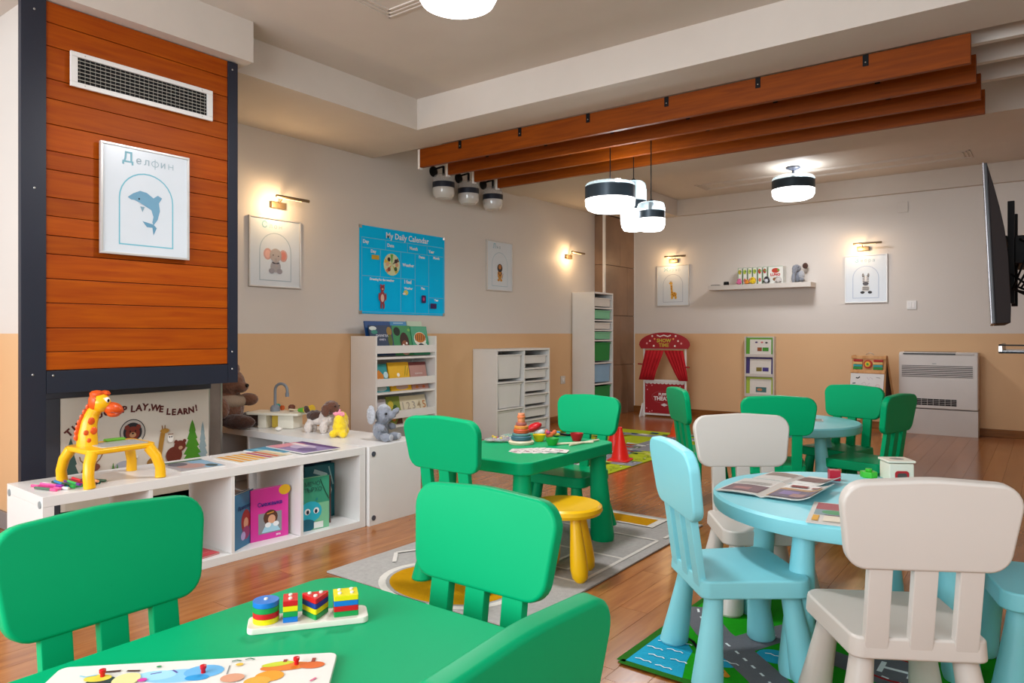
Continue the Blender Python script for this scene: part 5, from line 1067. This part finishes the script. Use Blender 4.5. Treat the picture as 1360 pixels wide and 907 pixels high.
MB().ell((.0, -.012, .035), (.012, .010, .010), 12).build('snout', mat('pink_rubber', 'c84a7a', .5), t)
t = thing('toy_ladybird', 'red shell toy leaning behind the stacking rings', 'toy', (-2.13, 3.05, Z), R(30))
blob('shell', mat('shell_red', 'c81420', .35), t, [((0, 0, .045), (.045, .03, .022), (0, R(-25), 0))], .005); blob('body', mat('toy_white', 'd8d2d0', .5), t, [((.03, 0, .02), (.03, .02, .018))], .005); MB().tube([(.06, 0, .02), (.10, .02, .022)], .006, 8).build('tail', BLACK, t)
for k, (x, y, a) in enumerate(((-1.915, 2.605, 20), (-1.88, 2.635, 45), (-1.845, 2.655, 60), (-1.815, 2.67, 75), (-1.79, 2.685, 95), (-1.76, 2.70, 110))):
    t = thing('picture_card', ['leftmost', 'second from left', 'third from left', 'third from right', 'second from right', 'rightmost'][k] + ' white picture card of the fan on the second green table', 'card', (x, y, Z + .0012 * k + .0005), R(a), 'picture cards on the second green table', R(3), R(-2))
    MB().prism(roundpoly(rect(-.035, -.05, .035, .05), .006, 3), 0, .0012).build('card', mat('card_white', 'd8d2cc', .5), t); flat(t, [('l', [(-.02, -.02), (.0, .01), (.02, -.01)], .004, '5a4a5a'), ('l', [(-.02, .03), (.02, .03)], .004, '8a6a7a'), ('p', circ(0, -.02, .01), 'b0868a')], Matrix.Translation((0, 0, .0013)))
for k, (x0, y0, x1, y1) in enumerate(((-1.87, 2.86, -1.76, 3.02), (-1.80, 2.87, -1.775, 3.10))):
    t = MB().tube([(x0, y0, Z + .006), (x1, y1, Z + .006)], .005, 8).build('wooden_stick', PALEWOOD); tag(t, ['thin wooden stick lying left beside the red toy bowl', 'thin wooden stick lying nearest the edge of second table'][k], 'stick')
pk = thing('toy_packet', 'clear plastic bag of coloured beads left of the stacking rings', 'packet', (-2.14, 2.80, Z), R(50))
blob('bag', mat('clear_bag', 'e6e4e8', .15, trans=.75, var=0, ior=1.1), pk, [((0, 0, .012), (.10, .05, .010)), ((.03, .0, .02), (.05, .04, .018))], .006)
for k in range(22):
    MB().ell((random.uniform(-.05, .07), random.uniform(-.03, .03), .012 + random.random() * .012), (.007, .007, .006), 8).build('bead', mat('bead_%d' % (k % 5), ['c8a83a', '8a4a9a', 'b85a7a', 'd8d0d8', 'd8c45a'][k % 5], .3), pk)
tg = thing('toy_goggles', 'black and yellow toy lying at far edge of second table', 'toy', (-2.0, 3.12, Z), R(30)); MB().tube([(-.06, 0, .008), (-.02, .01, .012), (.03, 0, .008), (.07, .01, .012)], .006, 8).build('handle', BLACK, tg); MB().ell((-.03, -.01, .012), (.02, .012, .008), 10).build('head', mat('toy_lime', 'b8b43a', .5), tg)

Z = .4867
# ------------------------------------------------------------------ things on the near round table
def P2(u0, v0, u1, v1, c): return (u0, v0, u1, v1, c)
o = magazine('open magazine with dark cartoon photos at left on the near round blue table', (-.742, 2.345, Z), R(-3), .155, .255, [(0.03, .08, .44, .52, '6a5054'), (.06, .12, .42, .48, '7a6064'), (.12, .2, .3, .35, 'a87a78'), (.05, .60, .42, .62, 'a8a49e'), (.05, .66, .42, .68, 'a8a49e'), (.05, .72, .40, .74, 'a8a49e'), (.53, .05, .98, .62, 'b89060'), (.56, .04, .97, .5, '6e6274'), (.62, .2, .8, .42, '8a78a4'), (.75, .1, .9, .3, 'a88480'), (.60, .72, .78, .84, '8a3430'), (.83, .70, .93, .78, '9a5048')], 'magazines on the near round table', open_=True, curl=.9)
magazine('upper open magazine page peeling up on the near round blue table', (-.735, 2.61, Z), R(-8), .13, .16, [(.05, .5, .45, .9, '9a8a80'), (.55, .3, .95, .8, '7a5a54')], 'magazines on the near round table', open_=True, curl=.8)
magazine('magazine with red and blue cover half hidden by the front white chair', (-.545, 2.12, Z), R(9), .21, .26, [('p', rect(0, 0, 1, 1), 'd8d4cc'), ('p', rect(.06, .55, .95, .97), 'a85a5e'), ('p', rect(.06, .35, .95, .62), '8aa0a4'), U(.3, .5, .15, .1, '5a9a6a'), U(.55, .5, .12, .1, '3a6aa4'), U(.8, .45, .12, .08, '5aa0a4'), ('p', rect(.06, .05, .14, .3), 'e0a83a'), ('p', rect(.2, .05, .95, .3), 'e6dcc8'), ('l', [(.2, .33), (.45, .33)], .006, '6a3a4a'), ('l', [(.55, .33), (.7, .33)], .006, '26263a')], 'magazines on the near round table')
t = MB().box(-.019, -.019, 0, .019, .019, .038).build('toy_cube', mat('cube_red', 'b81834', .35), None, .003); t.location = (-.62, 2.795, Z); t.rotation_euler.z = R(25); tag(t, 'small red toy cube on the near round blue table', 'block')
t = MB().use(mat('lime_block', '3ab82a', .4)).prism(circ(0, 0, .03, n=6), 0, .022).lathe([(.012, .022), (.012, .032)], 12).build('toy_piece', None, None, .002); t.location = (-.53, 2.93, Z); tag(t, 'bright green plastic toy piece beside the toy box', 'toy')
tb_ = thing('toy_sorting_box', 'cream toy sorting box with hole in its lid on near round table', 'toy box', (-.44, 2.945, Z), R(32))
tb_.scale = (.86, .86, .86)
MB().box(-.05, -.05, 0, .05, .05, .075).build('box', CRM, tb_, .006)
MB().box(-.056, -.052, .078, .056, .052, .088).build('lid', CRM, tb_, .003)
MB().lathe([(.028, .088), (.022, .0885)], 20).build('lid_hole', mat('hole_grey', '9a948c', .6), tb_)
MB().prism(roundpoly(rect(-.028, .01, .028, .045), .012, 5), -.0525, -.0495, 'y').build('window_frame', mat('window_red', 'b01a24', .4), tb_)
MB().prism(roundpoly(rect(-.019, .014, .019, .036), .009, 5), -.0535, -.0505, 'y').build('window', mat('window_dark', '4a4440', .5), tb_)
Z = .48
# things on the far round table
t = MB().tube([(-.05, 0, .012), (.05, .0, .012)], .012, 10).build('rolled_sheet', mat('pale_blue_sheet', '7a9ab0', .4)); t.location = (-1.48, 4.42, Z); t.rotation_euler.z = R(30); tag(t, 'rolled pale sheet on far blue table beside green chair', 'paper')
magazine('small open booklet on the far round blue table', (-1.22, 4.62, Z), R(15), .13, .12, [('p', rect(.05, .1, .45, .9), 'b8a878'), ('p', rect(.55, .1, .95, .9), '8a8878')], None)
bpy.context.view_layer.update()
